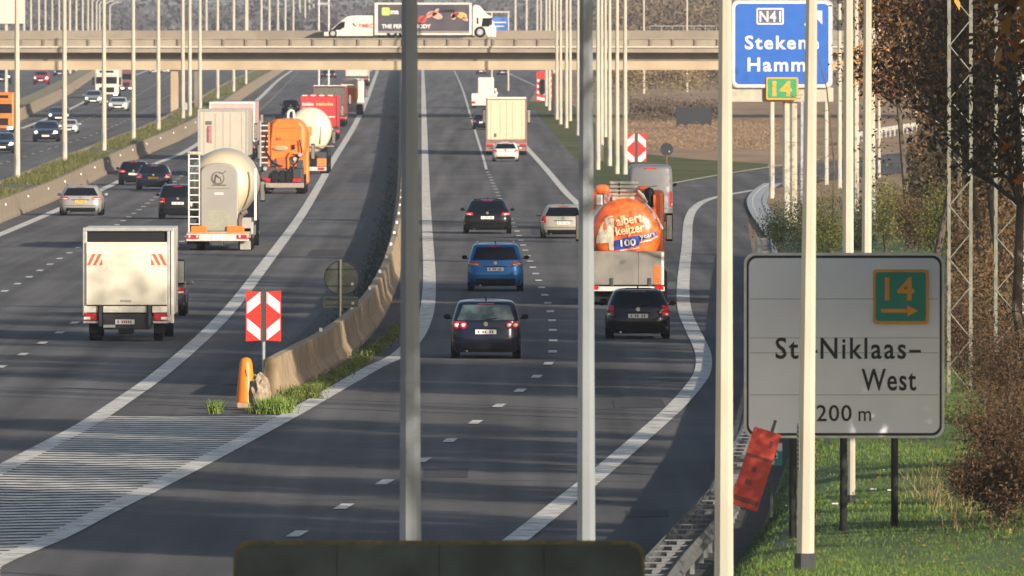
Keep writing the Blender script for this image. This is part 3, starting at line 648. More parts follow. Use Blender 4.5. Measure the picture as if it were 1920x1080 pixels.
# round dark sign back on the gore
D = Dof(322); s = F / D; xo = 1250; X = lambda p: (p - xo) / s; Z = lambda p: H - (p - HY) / s
t = thing('round_sign', 'dark back of a round sign on a thin post above the slip road gore', 'road sign', ((xo - CX) / s, D, 0))
MB().tube((0, .02, gz(D)), (0, .02, Z(290)), .04, n=7).obj('post', mat('rusty_post', (.16, .09, .05), .7, .2), t); MB().lathe([(0, .38), (.03, .38)], 0, Z(280), 28).obj('disc', mat('dark_slate_back', (.010, .014, .02), .5), t)
MB().box(.12, .17, -.01, 0, Z(285), Z(283)).obj('sticker', SWH, t)
# dark billboard back in the brown field
D = Dof(240); s = F / D; xo = 1300; X = lambda p: (p - xo) / s; Z = lambda p: H - (p - HY) / s
t = thing('billboard', 'back of a dark rectangular billboard standing in the dry grass field', 'billboard', ((xo - CX) / s, D, 0))
MB().box(X(1268), X(1334), 0, .15, Z(233), Z(201)).obj('board', mat('dark_board', (.006, .008, .014), .6, 0, .1, 1), t)
for px in (1271, 1286, 1317, 1331): MB().box(X(px) - .1, X(px) + .1, .15, .3, gz(D) - .1, Z(210)).obj('leg', DKSTEEL(), t)
# cream board back at top left, small blue sign beyond the bridge
D = 1150.; s = F / D; xo = 12; X = lambda p: (p - xo) / s; Z = lambda p: H - (p - HY) / s
t = thing('sign_back', 'large cream back of a board cut by the top left corner above the bridge', 'road sign', ((xo - CX) / s, D, 0))
MB().box(X(-45), X(46), 0, .2, Z(44), Z(-20)).obj('board', mat('cream_board', (.60, .53, .42), .6), t)
for px in (12,): MB().box(X(px) - .12, X(px) + .12, .2, .5, gz(D), Z(40)).obj('leg', CREAM(), t)
D = 1350.; s = F / D; xo = 938; X = lambda p: (p - xo) / s; Z = lambda p: H - (p - HY) / s
t = thing('direction_sign', 'small blue direction sign beyond the bridge in front of the delivery truck cab', 'road sign', ((xo - CX) / s, D, 0))
plate(rrect(X(918), X(953), Z(58), Z(32), .2), 0, .1, 'panel', mat('faded_sign_blue', (.03, .13, .42), .5, 0, .25, .8), t)
plate(rrect(X(922), X(949), Z(43), Z(41), .02), -.02, 0, 'white_line', SWH, t); plate(rrect(X(922), X(945), Z(50), Z(48.5), .02), -.02, 0, 'white_line', SWH, t)
for px in (922, 953): MB().tube((X(px), .2, gz(D)), (X(px), .2, Z(22)), .1, n=6).obj('post', CREAM(), t)
MB().box(X(905), X(956), .1, .3, Z(24), Z(21)).obj('beam', CREAM(), t)
D = 1400.; s = F / D; xo = 606; X = lambda p: (p - xo) / s; Z = lambda p: H - (p - HY) / s
t = thing('gantry', 'faint pale gantry frame beyond the bridge left of the white van roof', 'gantry', ((xo - CX) / s, D, 0))
for px in (597.5, 616): MB().tube((X(px), 0, gz(D)), (X(px), 0, Z(-8)), .13, n=6).obj('leg', GALV(), t)
MB().box(X(595), X(618), -.1, .1, Z(9), Z(5)).obj('beam', GALV(), t)
# red and white striped sign beyond the bridge
D = Dof(190); s = F / D; xo = 1021; X = lambda p: (p - xo) / s; Z = lambda p: H - (p - HY) / s
t = thing('warning_trailer', 'red and white striped warning board parked on the verge under the bridge', 'warning sign', ((xo - CX) / s, D, 0))
MB().box(X(1006), X(1036), 0, .4, Z(190), Z(134)).obj('board', RED, t)
for i in range(4): plate([(X(1007), Z(186 - i * 11)), (X(1020), Z(189 - i * 11)), (X(1034), Z(181 - i * 11)), (X(1034), Z(177 - i * 11)), (X(1020), Z(184 - i * 11)), (X(1007), Z(181 - i * 11))], -.03, 0, 'white_stripe', SWH, t)
plate(rrect(X(1011), X(1022), Z(178), Z(148), .3), -.06, -.03, 'dark_arrow', BLACK(), t)
for px in (1010, 1032): MB().box(X(px) - .15, X(px) + .15, .4, .6, gz(D) - .1, Z(180)).obj('leg', DKSTEEL(), t)
# leaning red board and small km board at the guard rail
D = 186.; s = F / D; xo = 1417; zc = H - (880 - HY) / s
t = thing('red_board', 'leaning translucent red plastic board on a tilted steel post in front of the exit sign', 'road sign', ((xo - CX) / s, D, zc)); t.rotation_euler = (0, R(17.5), 0)
RP = mat('red_plastic_sheet', (.36, .030, .020), .4, 0, .06, 3)
hw, hh = 26.5 / s, 76 / s
plate(rrect(-hw, hw, -hh, hh, .02), 0, .035, 'panel', RP, t, .006)
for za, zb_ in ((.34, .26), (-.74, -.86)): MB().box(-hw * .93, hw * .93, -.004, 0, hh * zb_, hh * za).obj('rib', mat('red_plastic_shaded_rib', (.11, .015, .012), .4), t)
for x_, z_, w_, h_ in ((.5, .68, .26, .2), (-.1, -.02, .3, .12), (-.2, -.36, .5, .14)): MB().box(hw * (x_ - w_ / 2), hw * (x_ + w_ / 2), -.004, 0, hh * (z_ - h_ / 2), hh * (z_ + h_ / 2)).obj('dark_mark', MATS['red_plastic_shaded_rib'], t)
MB().box(hw * .2, hw * .42, .035, .06, -hh * 1.35, hh * 1.3).obj('post', DKSTEEL(), t)
D = 205.; s = F / D; xo = 1450; X = lambda p: (p - xo) / s; Z = lambda p: H - (p - HY) / s
t = thing('distance_marker', 'small green and white kilometre board half hidden by the leaning red board', 'road sign', ((xo - CX) / s, D, 0))
MB().box(X(1447) - .02, X(1447) + .02, .02, .05, bankz((xo - CX) / s, D) - .1, Z(830)).obj('post', DKSTEEL(), t)
MB().box(X(1430), X(1467), 0, .02, Z(873), Z(846)).obj('green_plate', mat('teal_plate', (.01, .20, .19), .5), t)
MB().box(X(1430), X(1467), 0, .02, Z(846), Z(831)).obj('white_plate', SWH, t); MB().box(X(1436), X(1458), -.006, 0, Z(860), Z(849)).obj('number_plate', SWH, t)
text('.2', .125, X(1448), Z(845), -.004, t, SBK, bold=.003); text('.4', .11, X(1447), Z(859), -.010, t, SBK, bold=.003); MB().box(X(1438), X(1453), -.005, 0, Z(871), Z(862)).obj('pale_field', GALV(), t)

# ------------------------------------------------------------------ guard rails
GR = mat('guard_rail_zinc', (.17, .175, .18), .5, .4, .2, 2.5, det=7)
def wbeam(line, z, side, t, m=GR):
    rows = []
    pf = [(0, .0), (.0, .03), (.045, .06), (.045, .10), (.0, .135), (.0, .165), (.045, .20), (.045, .24), (0, .27), (0, .30)]
    for i, p in enumerate(line):
        d = line[min(i + 1, len(line) - 1)] - line[max(i - 1, 0)]; d.normalize(); n_ = Vector((d.y, -d.x, 0)) * side
        rows.append([p + n_ * a + Vector((0, 0, z + b)) for a, b in pf])
    return MB().grid(rows).obj('rail', m, t, smooth=True)
gl = [Vector((railx(D), D, 0)) for D in np.arange(150, 470, 2.)]
t = thing('guard_rail', 'double steel guard rail with cross bars along the right edge of the road', 'guard rail', (0, 0, 0))
gl2 = [p + Vector((.50, 0, 0)) for p in gl]
wbeam(gl, .42, -1, t); wbeam(gl2, .42, 1, t)
pp = cp = None
for i, p in enumerate(resample(gl, 2.0)):
    if pp is None:
        pp = MB().box(.19, .31, -.05, .05, -.1, .66).obj('post', GR, t); cp = MB().box(.01, .49, -.05, .05, .665, .683).obj('cross_bar', GR, t)
        a, b = pp, cp
    else:
        a = pp.copy(); b = cp.copy(); COL.objects.link(a); COL.objects.link(b); a.parent = b.parent = t
    a.location = b.location = p
# white guard rail of the slip road seen through the trees
t = thing('guard_rail', 'pale guard rail of the far ramp seen between the masts and the trees', 'guard rail', (0, 0, 0))
l3 = [G(px, py, .5) for px, py in ((1590, 258), (1640, 248), (1700, 238), (1780, 226), (1860, 218))]
l3 = [p - Vector((0, 0, .5)) for p in l3]
wb = wbeam(l3, .45, -1, t, mat('pale_rail', (.55, .52, .45), .6, 0)); 
for p in resample(l3, 4.0)[:20]: MB().box(-.06, .06, 0, .1, 0, .7).obj('post', GALV(), t, loc=p)
# lattice masts at right
def lattice(px0, px1, D, label, ph=0):
    s = F / D; xo = (px0 + px1) / 2; hw = (px1 - px0) / 2 / s; z0 = bankz((xo - CX) / s, D)
    t = thing('lattice_mast', label, 'lattice mast', ((xo - CX) / s, D, z0))
    st = mat('lattice_zinc', (.17, .17, .14), .55, .2, .2, 4)
    for sx in (-1, 1):
        for sy in (0, 2 * hw): MB().box(sx * hw - .028, sx * hw + .028, sy - .028, sy + .028, -.2, 12).obj('leg', st, t)
    step = 100 / s; k = 0; z = -.2 + ph
    while z < 11.6:
        a, b = (-hw, hw) if k % 2 else (hw, -hw)
        MB().tube((a, -.03, z), (b, -.03, z + step * .5), .014, n=5).obj('brace', st, t)
        if k % 2: MB().tube((a, -.03, z), (a, 2 * hw, z + step * .5), .015, n=4).obj('brace', st, t)
        z += step * .5; k += 1
    return t
lattice(1780, 1821, 262., 'left lattice mast of the pair among the trees at right', .2)
lattice(1868, 1911, 262., 'right lattice mast of the pair among the trees at right', .5)
# ------------------------------------------------------------------ cars
LENS = {}
class Body:
    """car shell: stacked rounded plan outlines, so rear, sides and nose are all smooth"""
    def __init__(s, w, h, L, kind='hatch'):
        s.w, s.h, s.L = w / 2, h, L
        Z = [.17, .26, .40, .55, .68, .80, .90, .97, 1.05, 1.2, 1.33, 1.42, 1.47, 1.5]
        k = h / 1.5; s.Z = [z * k for z in Z]
        wf = [.90, .955, .985, .998, 1, .997, .985, .965, .935, .87, .81, .765, .70, .60]
        re = [.16, .05, .01, .0, .02, .05, .07, .09, .14, .24, .33, .40, .50, .85]
        fr = [.16, .06, .01, .0, .03, .14, .75, 1.15, 1.35, 1.75, 2.05, 2.3, 2.55, 2.9]
        if kind == 'mpv': wf = [.92, .965, .99, 1, 1, 1, .99, .975, .955, .90, .855, .82, .765, .66]; re = [.14, .04, .0, .0, .02, .04, .05, .06, .09, .15, .21, .27, .36, .7]; fr = [.16, .06, .01, .0, .03, .14, .6, .9, 1.1, 1.45, 1.75, 2.0, 2.3, 2.7]
        if kind == 'sedan': re = [.16, .05, .01, .0, .01, .03, .07, .50, .62, .85, 1.05, 1.2, 1.4, 1.8]
        if kind == 'coupe': re = [.16, .05, .01, .0, .01, .04, .08, .14, .25, .45, .62, .75, .9, 1.3]; wf = [.92, .965, .99, 1, 1, .985, .955, .92, .88, .80, .74, .70, .645, .55]
        if kind == 'van': wf = [.94, .97, .99, 1, 1, 1, 1, 1, .995, .985, .97, .95, .90, .80]; re = [.1, .03, .0, .0, .0, .01, .01, .02, .03, .05, .07, .10, .16, .4]; fr = [.16, .06, .01, .0, .05, .3, .75, .95, 1.1, 1.4, 1.7, 1.95, 2.3, 2.8]
        s.wf, s.re, s.fr = wf, re, fr
    def W_(s, z): return float(np.interp(z, s.Z, s.wf)) * s.w
    def r(s, z): return .30 if z < .85 * s.h / 1.5 else .22
    def rear(s, x, z):
        w = s.W_(z); r = min(s.r(z), w * .4); y = float(np.interp(z, s.Z, s.re)); a = abs(x) - (w - r)
        y += .07 * (min(1, abs(x) / w)) ** 2
        return y if a <= 0 else y + r - math.sqrt(max(0, r * r - a * a))
    def front(s, x, z):
        w = s.W_(z); r = min(s.r(z) * 1.5, w * .5); y = s.L - float(np.interp(z, s.Z, s.fr)); a = abs(x) - (w - r)
        y -= .14 * (min(1, abs(x) / w)) ** 2
        return y if a <= 0 else y - r + math.sqrt(max(0, r * r - a * a))
    def ring(s, z):
        w = s.W_(z); P = []
        us = [math.sin(math.pi / 2 * t) for t in np.linspace(-1, 1, 17)]
        for u in us: P.append((u * w, s.rear(u * w, z), z))
        y0, y1 = s.rear(w, z), s.front(w, z)
        for t in np.linspace(0, 1, 10)[1:-1]: P.append((w, y0 + (y1 - y0) * t, z))
        for u in us[::-1]: P.append((u * w, s.front(u * w, z), z))
        for t in np.linspace(1, 0, 10)[1:-1]: P.append((-w, y0 + (y1 - y0) * t, z))
        return P
    def shell(s):
        zs = np.interp(np.linspace(0, len(s.Z) - 1, 34), range(len(s.Z)), s.Z)
        R_ = [s.ring(z) for z in zs]; mb = MB(); mb.grid([r + [r[0]] for r in R_])
        n = len(R_[0]); b = len(mb.v)
        top = R_[-1]; cx = sum(p[1] for p in top) / n
        inner = [(p[0] * .6, cx + (p[1] - cx) * .8, s.h + .018) for p in top]; mb.grid([top + [top[0]], inner + [inner[0]]])
        b = len(mb.v); mb.v += inner; mb.f.append(tuple(range(b, b + n))); mb.m.append(0)
        b = len(mb.v); mb.v += R_[0]; mb.f.append(tuple(range(b, b + n))[::-1]); mb.m.append(0)
        return mb
    def patch(s, face, u0, u1, z0, z1, off=.008, n=8, u0t=None, u1t=None, rel=True):
        """panel lying on the shell; u is a fraction of the half width (or y for sides)"""
        u0t = u0 if u0t is None else u0t; u1t = u1 if u1t is None else u1t; rows = []
        for j in range(n + 1):
            z = z0 + (z1 - z0) * j / n; row = []
            for i in range(n + 1):
                a = u0 + (u0t - u0) * j / n; b = u1 + (u1t - u1) * j / n; u = a + (b - a) * i / n; w = s.W_(z)
                if face == 'r': row.append((u * w, s.rear(u * w, z) - off, z))
                elif face == 'f': row.append((u * w, s.front(u * w, z) + off, z))
                elif face == 'R': row.append((w + off, u, z))
                else: row.append((-w - off, u, z))
            rows.append(row)
        return MB().grid(rows)
def wheel(t, x, y, r, wd, rimm=None):
    t_ = MB().lathe([(0, r * .6), (0, r * .94), (.02, r), (wd - .02, r), (wd, r * .94), (wd, r * .6)], 0, 0, 22)
    o = t_.obj('wheel', RUBBER(), t, smooth=True); o.rotation_euler = (0, 0, R(90) if x < 0 else R(-90)); o.location = (x, y, r)
    rm = MB().lathe([(wd * .93, r * .62), (wd * 1.0, r * .60), (wd * .97, r * .15), (wd * 1.01, r * .12)], 0, 0, 14).obj('rim', rimm or GALV(), o, smooth=True)
    return o
def car(label, xc, yc, wpx, ytop, paint, kind='hatch', L=4.3, rearlights='low', plate='w', facing='away', roof=None, group=None, dz=0., mirror=None, rails=False, lit=False, spoiler=False, name='car', cat='car', glass=None, rz=0., emblem=True, lowtrim=True, ant=True):
    p = G(xc, yc); s = F / p.y; w = wpx / s; h = (yc - ytop) / s * .985
    t = thing(name, label, cat, p, rz, group)
    if facing != 'away': t.rotation_euler = (0, 0, math.pi + rz); t.location.y += L - .7
    else: t.location.y -= .75
    B = Body(w, h, L, kind); k = h / 1.5; gl = glass or GLASS()
    B.shell().obj('body', paint, t, smooth='all')
    hz = lambda z: z * k
    # windows
    B.patch('r', -.86, .86, hz(1.0), hz(1.39), .008, 10, -.80, .80).obj('rear_window', gl, t, smooth='all')
    B.patch('f', -.90, .90, hz(1.0), hz(1.41), .008, 10, -.84, .84).obj('windscreen', gl, t, smooth='all')
    for sd in 'LR':
        for a, b in ((.52, .38), (.30, .14)):
            pass
        y0 = B.re[8] + .40; y1 = L - B.fr[8] - .25; ym = (y0 + y1) / 2
        for (a, b, at, bt) in ((y0, ym - .04, y0 + .3, ym - .04), (ym + .04, y1, ym + .04, y1 - .7)):
            if kind == 'van' and a < ym - .1: continue
            B.patch(sd, a, b, hz(1.0), hz(1.37), .006, 5, at, bt).obj('side_window', gl, t, smooth='all')
    # lower trim, number plate, lights
    if lowtrim: B.patch('r', -.90, .90, hz(.20), hz(.40), .012, 8).obj('bumper_trim', BLACK(), t, smooth='all'); B.patch('f', -.75, .75, hz(.22), hz(.42), .012, 8).obj('front_grille', BLACK(), t, smooth='all')
    pz = {'sedan': .72}.get(kind, .70) if rearlights != 'bumper' else .5
    pz = hz(pz); py_ = B.rear(0, pz) - .03
    if facing == 'away':
        pm = PLATEW() if plate == 'w' else PLATEY()
        po = MB().box(-.26, .26, py_, py_ + .02, pz - .055, pz + .055).obj('number_plate', pm, t)
        if s > 30:
            inkm = mat('plate_ink', (.25, .03, .03), .5) if plate == 'w' else mat('plate_ink_dark', (.06, .04, .01), .5)
            for i in range(7):
                if i in (1, 4): continue
                MB().box(-.2 + i * .058, -.165 + i * .058, py_ - .003, py_, pz - .03, pz + .03).obj('plate_mark', inkm, po)
        B.patch('r', -.42, .42, pz + .075, pz + .10, .014, 6).obj('plate_recess', BLACK(), t, smooth='all')
        if rearlights == 'round':
            for sd in (-1, 1):
                B.patch('r', sd * .60, sd * .97, hz(.80), hz(.97), .006, 8, sd * .66, sd * .96).obj('tail_light', REDL(), t, smooth='all')
                for u in (.67, .86):
                    x = sd * u * B.W_(hz(.87)); y = B.rear(x, hz(.87))
                    MB().lathe([(y - .035, .085), (y - .02, .095), (y + .02, .10)], x, hz(.87), 18).obj('round_lamp', REDL(), t, smooth='all')
                    MB().lathe([(y - .045, .045), (y - .02, .055)], x, hz(.87), 14).obj('lamp_centre', WHITEL(), t, smooth='all')
        else:
            spec = {'wide': (.52, .985, .80, .95, .62), 'low': (.66, .985, .72, .93, .70), 'tall': (.76, .985, .70, 1.02, .80), 'coupe': (.60, .985, .80, .93, .66), 'bumper': (.86, .985, .55, .9, .86)}[rearlights]
            for sd in (-1, 1):
                B.patch('r', sd * spec[0], sd * spec[1], hz(spec[2]), hz(spec[3]), .010, 8, sd * spec[4], sd * .97).obj('tail_light', REDL(), t, smooth='all')
                B.patch('r', sd * (spec[0] + .12), sd * .95, hz(spec[2] + .03), hz(spec[2] + .07), .014, 5).obj('reversing_lamp', WHITEL(), t, smooth='all')
        if emblem:
            z = hz(.90); y = B.rear(0, z); MB().lathe([(y - .02, .055), (y + .02, .06)], 0, z, 16).obj('badge', CHROME(), t)
        B.patch('r', -.30, .30, hz(1.405), hz(1.43), .012, 6).obj('brake_strip', REDL(), t, smooth='all')
        mbw = MB(); z0 = hz(1.0); mbw.tube((0, B.rear(0, z0) - .03, z0 + .01), (.28, B.rear(.28, z0 + .05) - .03, z0 + .05), .012, n=5); mbw.obj('wiper', BLACK(), t)
        B.patch('r', -.95, .95, hz(.50), hz(.515), .006, 8).obj('bumper_seam', BLACK(), t, smooth='all')
        MB().tube((-B.w * .55, .1, hz(.22)), (-B.w * .55, .35, hz(.22)), .03, n=8).obj('exhaust', CHROME(), t)
    else:
        for sd in (-1, 1):
            B.patch('f', sd * .58, sd * .95, hz(.60), hz(.78), .010, 7, sd * .62, sd * .93).obj('headlight', WHITEL(), t, smooth='all')
            if lit:
                x = sd * .74 * B.w; y = B.front(x, hz(.69)); MB().lathe([(y, .10), (y + .03, .09), (y + .045, .03)], x, hz(.69), 14).obj('lit_lamp', HEADL(), t)
        B.patch('f', -.50, .50, hz(.52), hz(.72), .010, 6).obj('grille', BLACK(), t, smooth='all')
        yy = B.front(0, hz(.42)); MB().box(-.26, .26, yy + .0, yy + .03, hz(.44) - .055, hz(.44) + .055).obj('number_plate', PLATEW(), t)
    # mirrors
    for sd in (-1, 1):
        w_ = B.W_(hz(.98)); y = L - B.fr[8] - .35
        mo = MB().lathe([(y - .09, .06), (y - .085, .085), (y, .09), (y + .07, .05)], sd * (w_ + .14), hz(1.03), 12, zs=.75).obj('mirror', mirror or paint, t, smooth='all')
        MB().box(min(sd * (w_ - .02), sd * (w_ + .1)), max(sd * (w_ - .02), sd * (w_ + .1)), y - .05, y + .02, hz(.97), hz(1.0)).obj('mirror_arm', BLACK(), mo)
    if rails:
        for sd in (-1, 1):
            mb = MB(); mb.path([(sd * B.w * .66, B.re[12] + .15, h - .02), (sd * B.w * .66, B.re[12] + .3, h + .045), (sd * B.w * .66, L - B.fr[12] - .5, h + .045), (sd * B.w * .66, L - B.fr[12] - .2, h - .01)], .02, 6); mb.obj('roof_rail', CHROME(), t)
    if ant: MB().prismx([(B.re[13] + .05, h), (B.re[13] + .3, h), (B.re[13] + .1, h + .07)], -.02, .02).obj('aerial', BLACK(), t)
    r = .315 * max(.95, min(1.1, k)); wt = .21
    for sd in (-1, 1):
        for y in (.78, L - .85):
            MB().lathe([(0, r * 1.12), (.012, r * 1.12)], 0, 0, 20).obj('wheel_arch', BLACK(), t, loc=None).matrix_local = Matrix.Translation((sd * (B.w * .985 - (0 if sd > 0 else 0)), y, r)) @ Matrix.Rotation(R(-90 * sd), 4, 'Z')
            wheel(t, sd * (B.w - wt + .012), y, r, wt)
    return t
def paint(name, col, rough=.2, metal=.15, coat=.25): return mat(name, col, rough, metal, .05, 1.5, coat=coat, spec=.3)
NAVY = paint('navy_paint', (.008, .011, .028)); BLK = paint('black_paint', (.007, .007, .009)); BLU = paint('blue_paint', (.012, .13, .36), .25, .4)
SILV = paint('silver_paint', (.30, .295, .28), .32, .3); SILW = paint('silver_beige_paint', (.34, .315, .27), .32, .3); WHT = paint('white_car_paint', (.56, .54, .50), .3, 0)
REDP = paint('red_paint', (.42, .012, .03), .3, .1); GRYP = paint('grey_van_paint', (.15, .15, .155), .4, .1)
MIRB = BLACK()
LG = mat('lighter_window_glass', (.05, .075, .075), .08, 0, .5, 2.5, spec=.9)
car('small dark navy MPV with round tail lights, nearest car in the middle lane', 911, 672, 129, 561, NAVY, 'mpv', 4.2, 'round', glass=LG, mirror=MIRB)
car('metallic blue MPV with silver roof rails driving ahead of the navy MPV', 929, 546, 103, 455, BLU, 'mpv', 4.4, 'wide', rails=True, mirror=MIRB)
car('black hatchback with slim rear lights driving ahead of the blue MPV', 914, 438, 89, 372, BLK, 'coupe', 4.3, 'coupe')
car('silver estate car partly hidden by the grey mast right of centre', 1056, 447, 84, 383, SILW, 'hatch', 4.4, 'tall', mirror=SILW)
car('small white hatchback close behind the cream box trailer', 948, 303, 49, 266, WHT, 'hatch', 3.8, 'low')
car('dark navy car left of the cream box trailer', 905, 243, 37, 213, NAVY, 'hatch', 4.2, 'low')
car('black hatchback following the orange tank trailer near the exit line', 1196, 635, 118, 540, BLK, 'hatch', 4.1, 'tall', mirror=MIRB)
car('silver estate car with a yellow number plate near the planted median', 152, 404, 79, 347, SILV, 'hatch', 4.5, 'wide', 'y', rails=True, mirror=SILV)
car('dark car beside the planted median, left of the navy saloon', 251, 347, 57, 301, BLK, 'hatch', 4.4, 'wide')
car('navy saloon with a yellow plate between the dark car and the black estate', 288, 356, 64, 308, NAVY, 'sedan', 4.6, 'low', 'y')
car('black estate car partly hidden behind the ladder of the silo tanker', 334, 411, 72, 345, BLK, 'mpv', 4.6, 'low', rails=True)
car('dark grey car almost hidden in front of the white tail lift truck', 289, 592, 117, 503, paint('dark_grey_paint', (.05, .05, .055)), 'hatch', 4.3, 'low')
car('dark car showing between the orange vacuum truck and the red box truck', 545, 216, 34, 186, NAVY, 'hatch', 4.3, 'low')
car('dark car furthest up the left lane just under the bridge', 616, 147, 29, 131, NAVY, 'hatch', 4.3, 'low')
car('dark car half under the bridge above the white van, left one', 902, 140, 19, 126, BLK, 'hatch', 4.3, 'low', ant=False)
car('dark car half under the bridge above the white van, right one', 942, 142, 21, 128, NAVY, 'hatch', 4.3, 'low', ant=False)
car('black oncoming car with lit headlights nearest the left lamp posts', 86, 266, 48, 226, NAVY, 'hatch', 4.4, facing='to', lit=True, mirror=MIRB)
car('dark oncoming MPV behind the black oncoming car', 110, 229, 40, 200, paint('dark_blue_grey_paint', (.02, .025, .04)), 'mpv', 4.6, facing='to', mirror=MIRB, lit=True)
car('white oncoming car beside the black one, crossed by a lamp post', 127, 250, 38, 224, WHT, 'hatch', 4.2, facing='to', lit=True)
car('silver oncoming car ahead of the white truck at left', 175, 197, 33, 169, SILV, 'hatch', 4.4, facing='to', lit=True)
car('pale silver oncoming hatchback right of the silver one', 221, 208, 37, 182, WHT, 'hatch', 4.2, facing='to', lit=True)
car('dark oncoming car cut by the left picture edge below the orange lorry', 4, 287, 46, 248, NAVY, 'hatch', 4.4, facing='to', lit=True)
car('dark oncoming car cut by the left picture edge under the bridge', 3, 157, 34, 127, NAVY, 'hatch', 4.4, facing='to', lit=True)
car('red oncoming car at upper left under the bridge', 77, 158, 29, 132, REDP, 'hatch', 4.2, facing='to', lit=True)
car('dark oncoming car furthest back beside the narrow median', 112, 143, 24, 124, BLK, 'sedan', 4.2, facing='to')
car('white oncoming car under the bridge right of the red lorry, left one', 288, 138, 17, 124, WHT, 'hatch', 4.2, facing='to', ant=False)
car('white oncoming car under the bridge right of the red lorry, right one', 309, 137, 17, 123, WHT, 'hatch', 4.2, facing='to', ant=False)
# grey van ahead of the tank trailer
car('grey panel van driving ahead of the orange tank trailer on the exit lane', 1219, 432, 84, 307, GRYP, 'van', 5.4, 'bumper', name='van', cat='van', glass=GRYP, emblem=False, mirror=MIRB, ant=False)

# ------------------------------------------------------------------ trucks
class Tr:
    def __init__(s, name, label, cat, xc, yc, group=None, rz=0.):
        p = G(xc, yc); s.s = F / p.y; s.xc = xc; s.yc = yc; s.t = thing(name, label, cat, p, rz, group)
    def X(s, px): return (px - s.xc) / s.s
    def Z(s, py): return (s.yc - py) / s.s
    def box(s, n, x0, x1, y0, y1, pt, pb, m, bevel=0, parent=None, label=None):
        return MB().box(s.X(x0), s.X(x1), y0, y1, s.Z(pb), s.Z(pt)).obj(n, m, parent or s.t, bevel=bevel, label=label)
    def wheels(s, xs, ys, r=.5, wd=.32):
        for y in ys:
            for x in xs:
                X_ = s.X(x); wheel(s.t, X_ - (0 if X_ < 0 else 0) if X_ > 0 else X_, y, r, wd)
def tw(t, xin, y, r=.5, wd=.5):
    for sd in (-1, 1): wheel(t, sd * xin, y, r, wd)
TW = mat('truck_white', (.56, .53, .46), .4, 0, .03, 1); ORG = mat('orange_truck_paint', (.80, .17, .02), .35, 0, .05, 1.2, coat=.3)
def cab(t, w, y0, h, m, front=True, zb_=.45):
    c = MB().box(-w / 2, w / 2, y0, y0 + 2.2, zb_, h).obj('cab', m, t, bevel=.12)
    MB().box(-w / 2 + .12, w / 2 - .12, y0 + 2.19, y0 + 2.215, h * .50, h * .80).obj('windscreen', GLASS(), c)
    for sd in (-1, 1):
        MB().box(min(sd * (w / 2 + .004), sd * (w / 2 - .02)), max(sd * (w / 2 + .004), sd * (w / 2 - .02)), y0 + 1.0, y0 + 1.9, h * .52, h * .78).obj('side_window', GLASS(), c)
        x = sd * (w / 2 + .18); MB().box(x - .10, x + .10, y0 + 2.0, y0 + 2.08, h * .52, h * .78).obj('mirror', BLACK(), c, bevel=.02)
        MB().box(x - .08, x + .08, y0 + 1.985, y0 + 2.0, h * .54, h * .76).obj('mirror_glass', CHROME(), c) if True else None
    return c
# white tail lift truck
T = Tr('box_truck', 'white box truck with a raised tail lift, nearest vehicle in the left lane', 'truck', 240, 640)
al = mat('aluminium_profile', (.55, .55, .54), .3, .6, .06, 5)
T.box('box', 156, 325, .12, 4.6, 428, 590, TW)
T.box('door_gap', 163, 313, .09, .13, 434, 458, mat('dark_interior', (.006, .006, .008), .9))
fr = T.box('rear_frame', 155, 326, .0, .14, 426.5, 433.5, al, .015)
for a, b in ((155, 163), (313, 318), (320, 326)): T.box('rear_frame', a, b, .0, .14, 433.5, 606 if a == 320 else 592, al if a != 320 else TW, .012)
T.box('tail_lift', 161.5, 313, -.08, .08, 454, 572, mat('cream_tail_lift', (.66, .61, .49), .45, 0, .02, 1), .02)
T.box('tail_lift_seam', 163, 312, -.083, -.08, 457, 458, GALV())
T.box('handle_recess', 225, 246, -.086, -.08, 562, 566.5, mat('recess_grey', (.35, .33, .30), .6))
for x0, sg in ((163, 1), (284, -1)):
    bo = T.box('warning_flag', x0, x0 + 29, -.09, -.081, 475.5 + (2 if sg < 0 else 0), 497.5 + (2 if sg < 0 else 0), mat('pale_pink_reflector', (.80, .52, .40), .5))
    for k in range(3):
        X0, X1, Zt, Zb = T.X(x0), T.X(x0 + 29), T.Z(476), T.Z(497); w_ = (X1 - X0); q = [(.0, .35), (.38, .75), (.85, 1.)][k]
        if sg > 0: P = [(X0 + w_ * q[0], Zb), (X0 + w_ * min(1, q[0] + .2), Zb), (X0 + w_ * min(1., q[1] + .22), Zt), (X0 + w_ * q[1], Zt)] if k < 2 else [(X1 - w_ * .22, Zb), (X1, Zb), (X1, Zb + .15), (X1 - .01, Zb + .15)]
        else: P = [(X1 - w_ * q[0], Zb), (X1 - w_ * min(1, q[0] + .2), Zb), (X1 - w_ * min(1., q[1] + .22), Zt), (X1 - w_ * q[1], Zt)][::-1] if k < 2 else [(X0, Zb), (X0 + w_ * .22, Zb), (X0 + .01, Zb + .15), (X0, Zb + .15)]
        plate(P, -.094, -.09, 'red_stripe', mat('dull_red_reflector', (.42, .10, .07), .5), bo)
for a, b in ((157, 183), (193, 275), (285, 313)): T.box('lower_panel', a, b, -.02, .10, 574, 586, mat('cream_lower_panel', (.74, .70, .60), .4), .01)
T.box('crossbeam', 158, 314, .10, .5, 572, 592, DKSTEEL()); T.box('lift_frame', 192, 282, .02, .5, 588, 618, mat('dark_lift_metal', (.03, .032, .036), .5, .2, .2, 4), .02)
for px in (188, 280): T.box('lift_arm', px - 3, px + 3, -.12, .6, 571, 612, DKSTEEL(), .01)
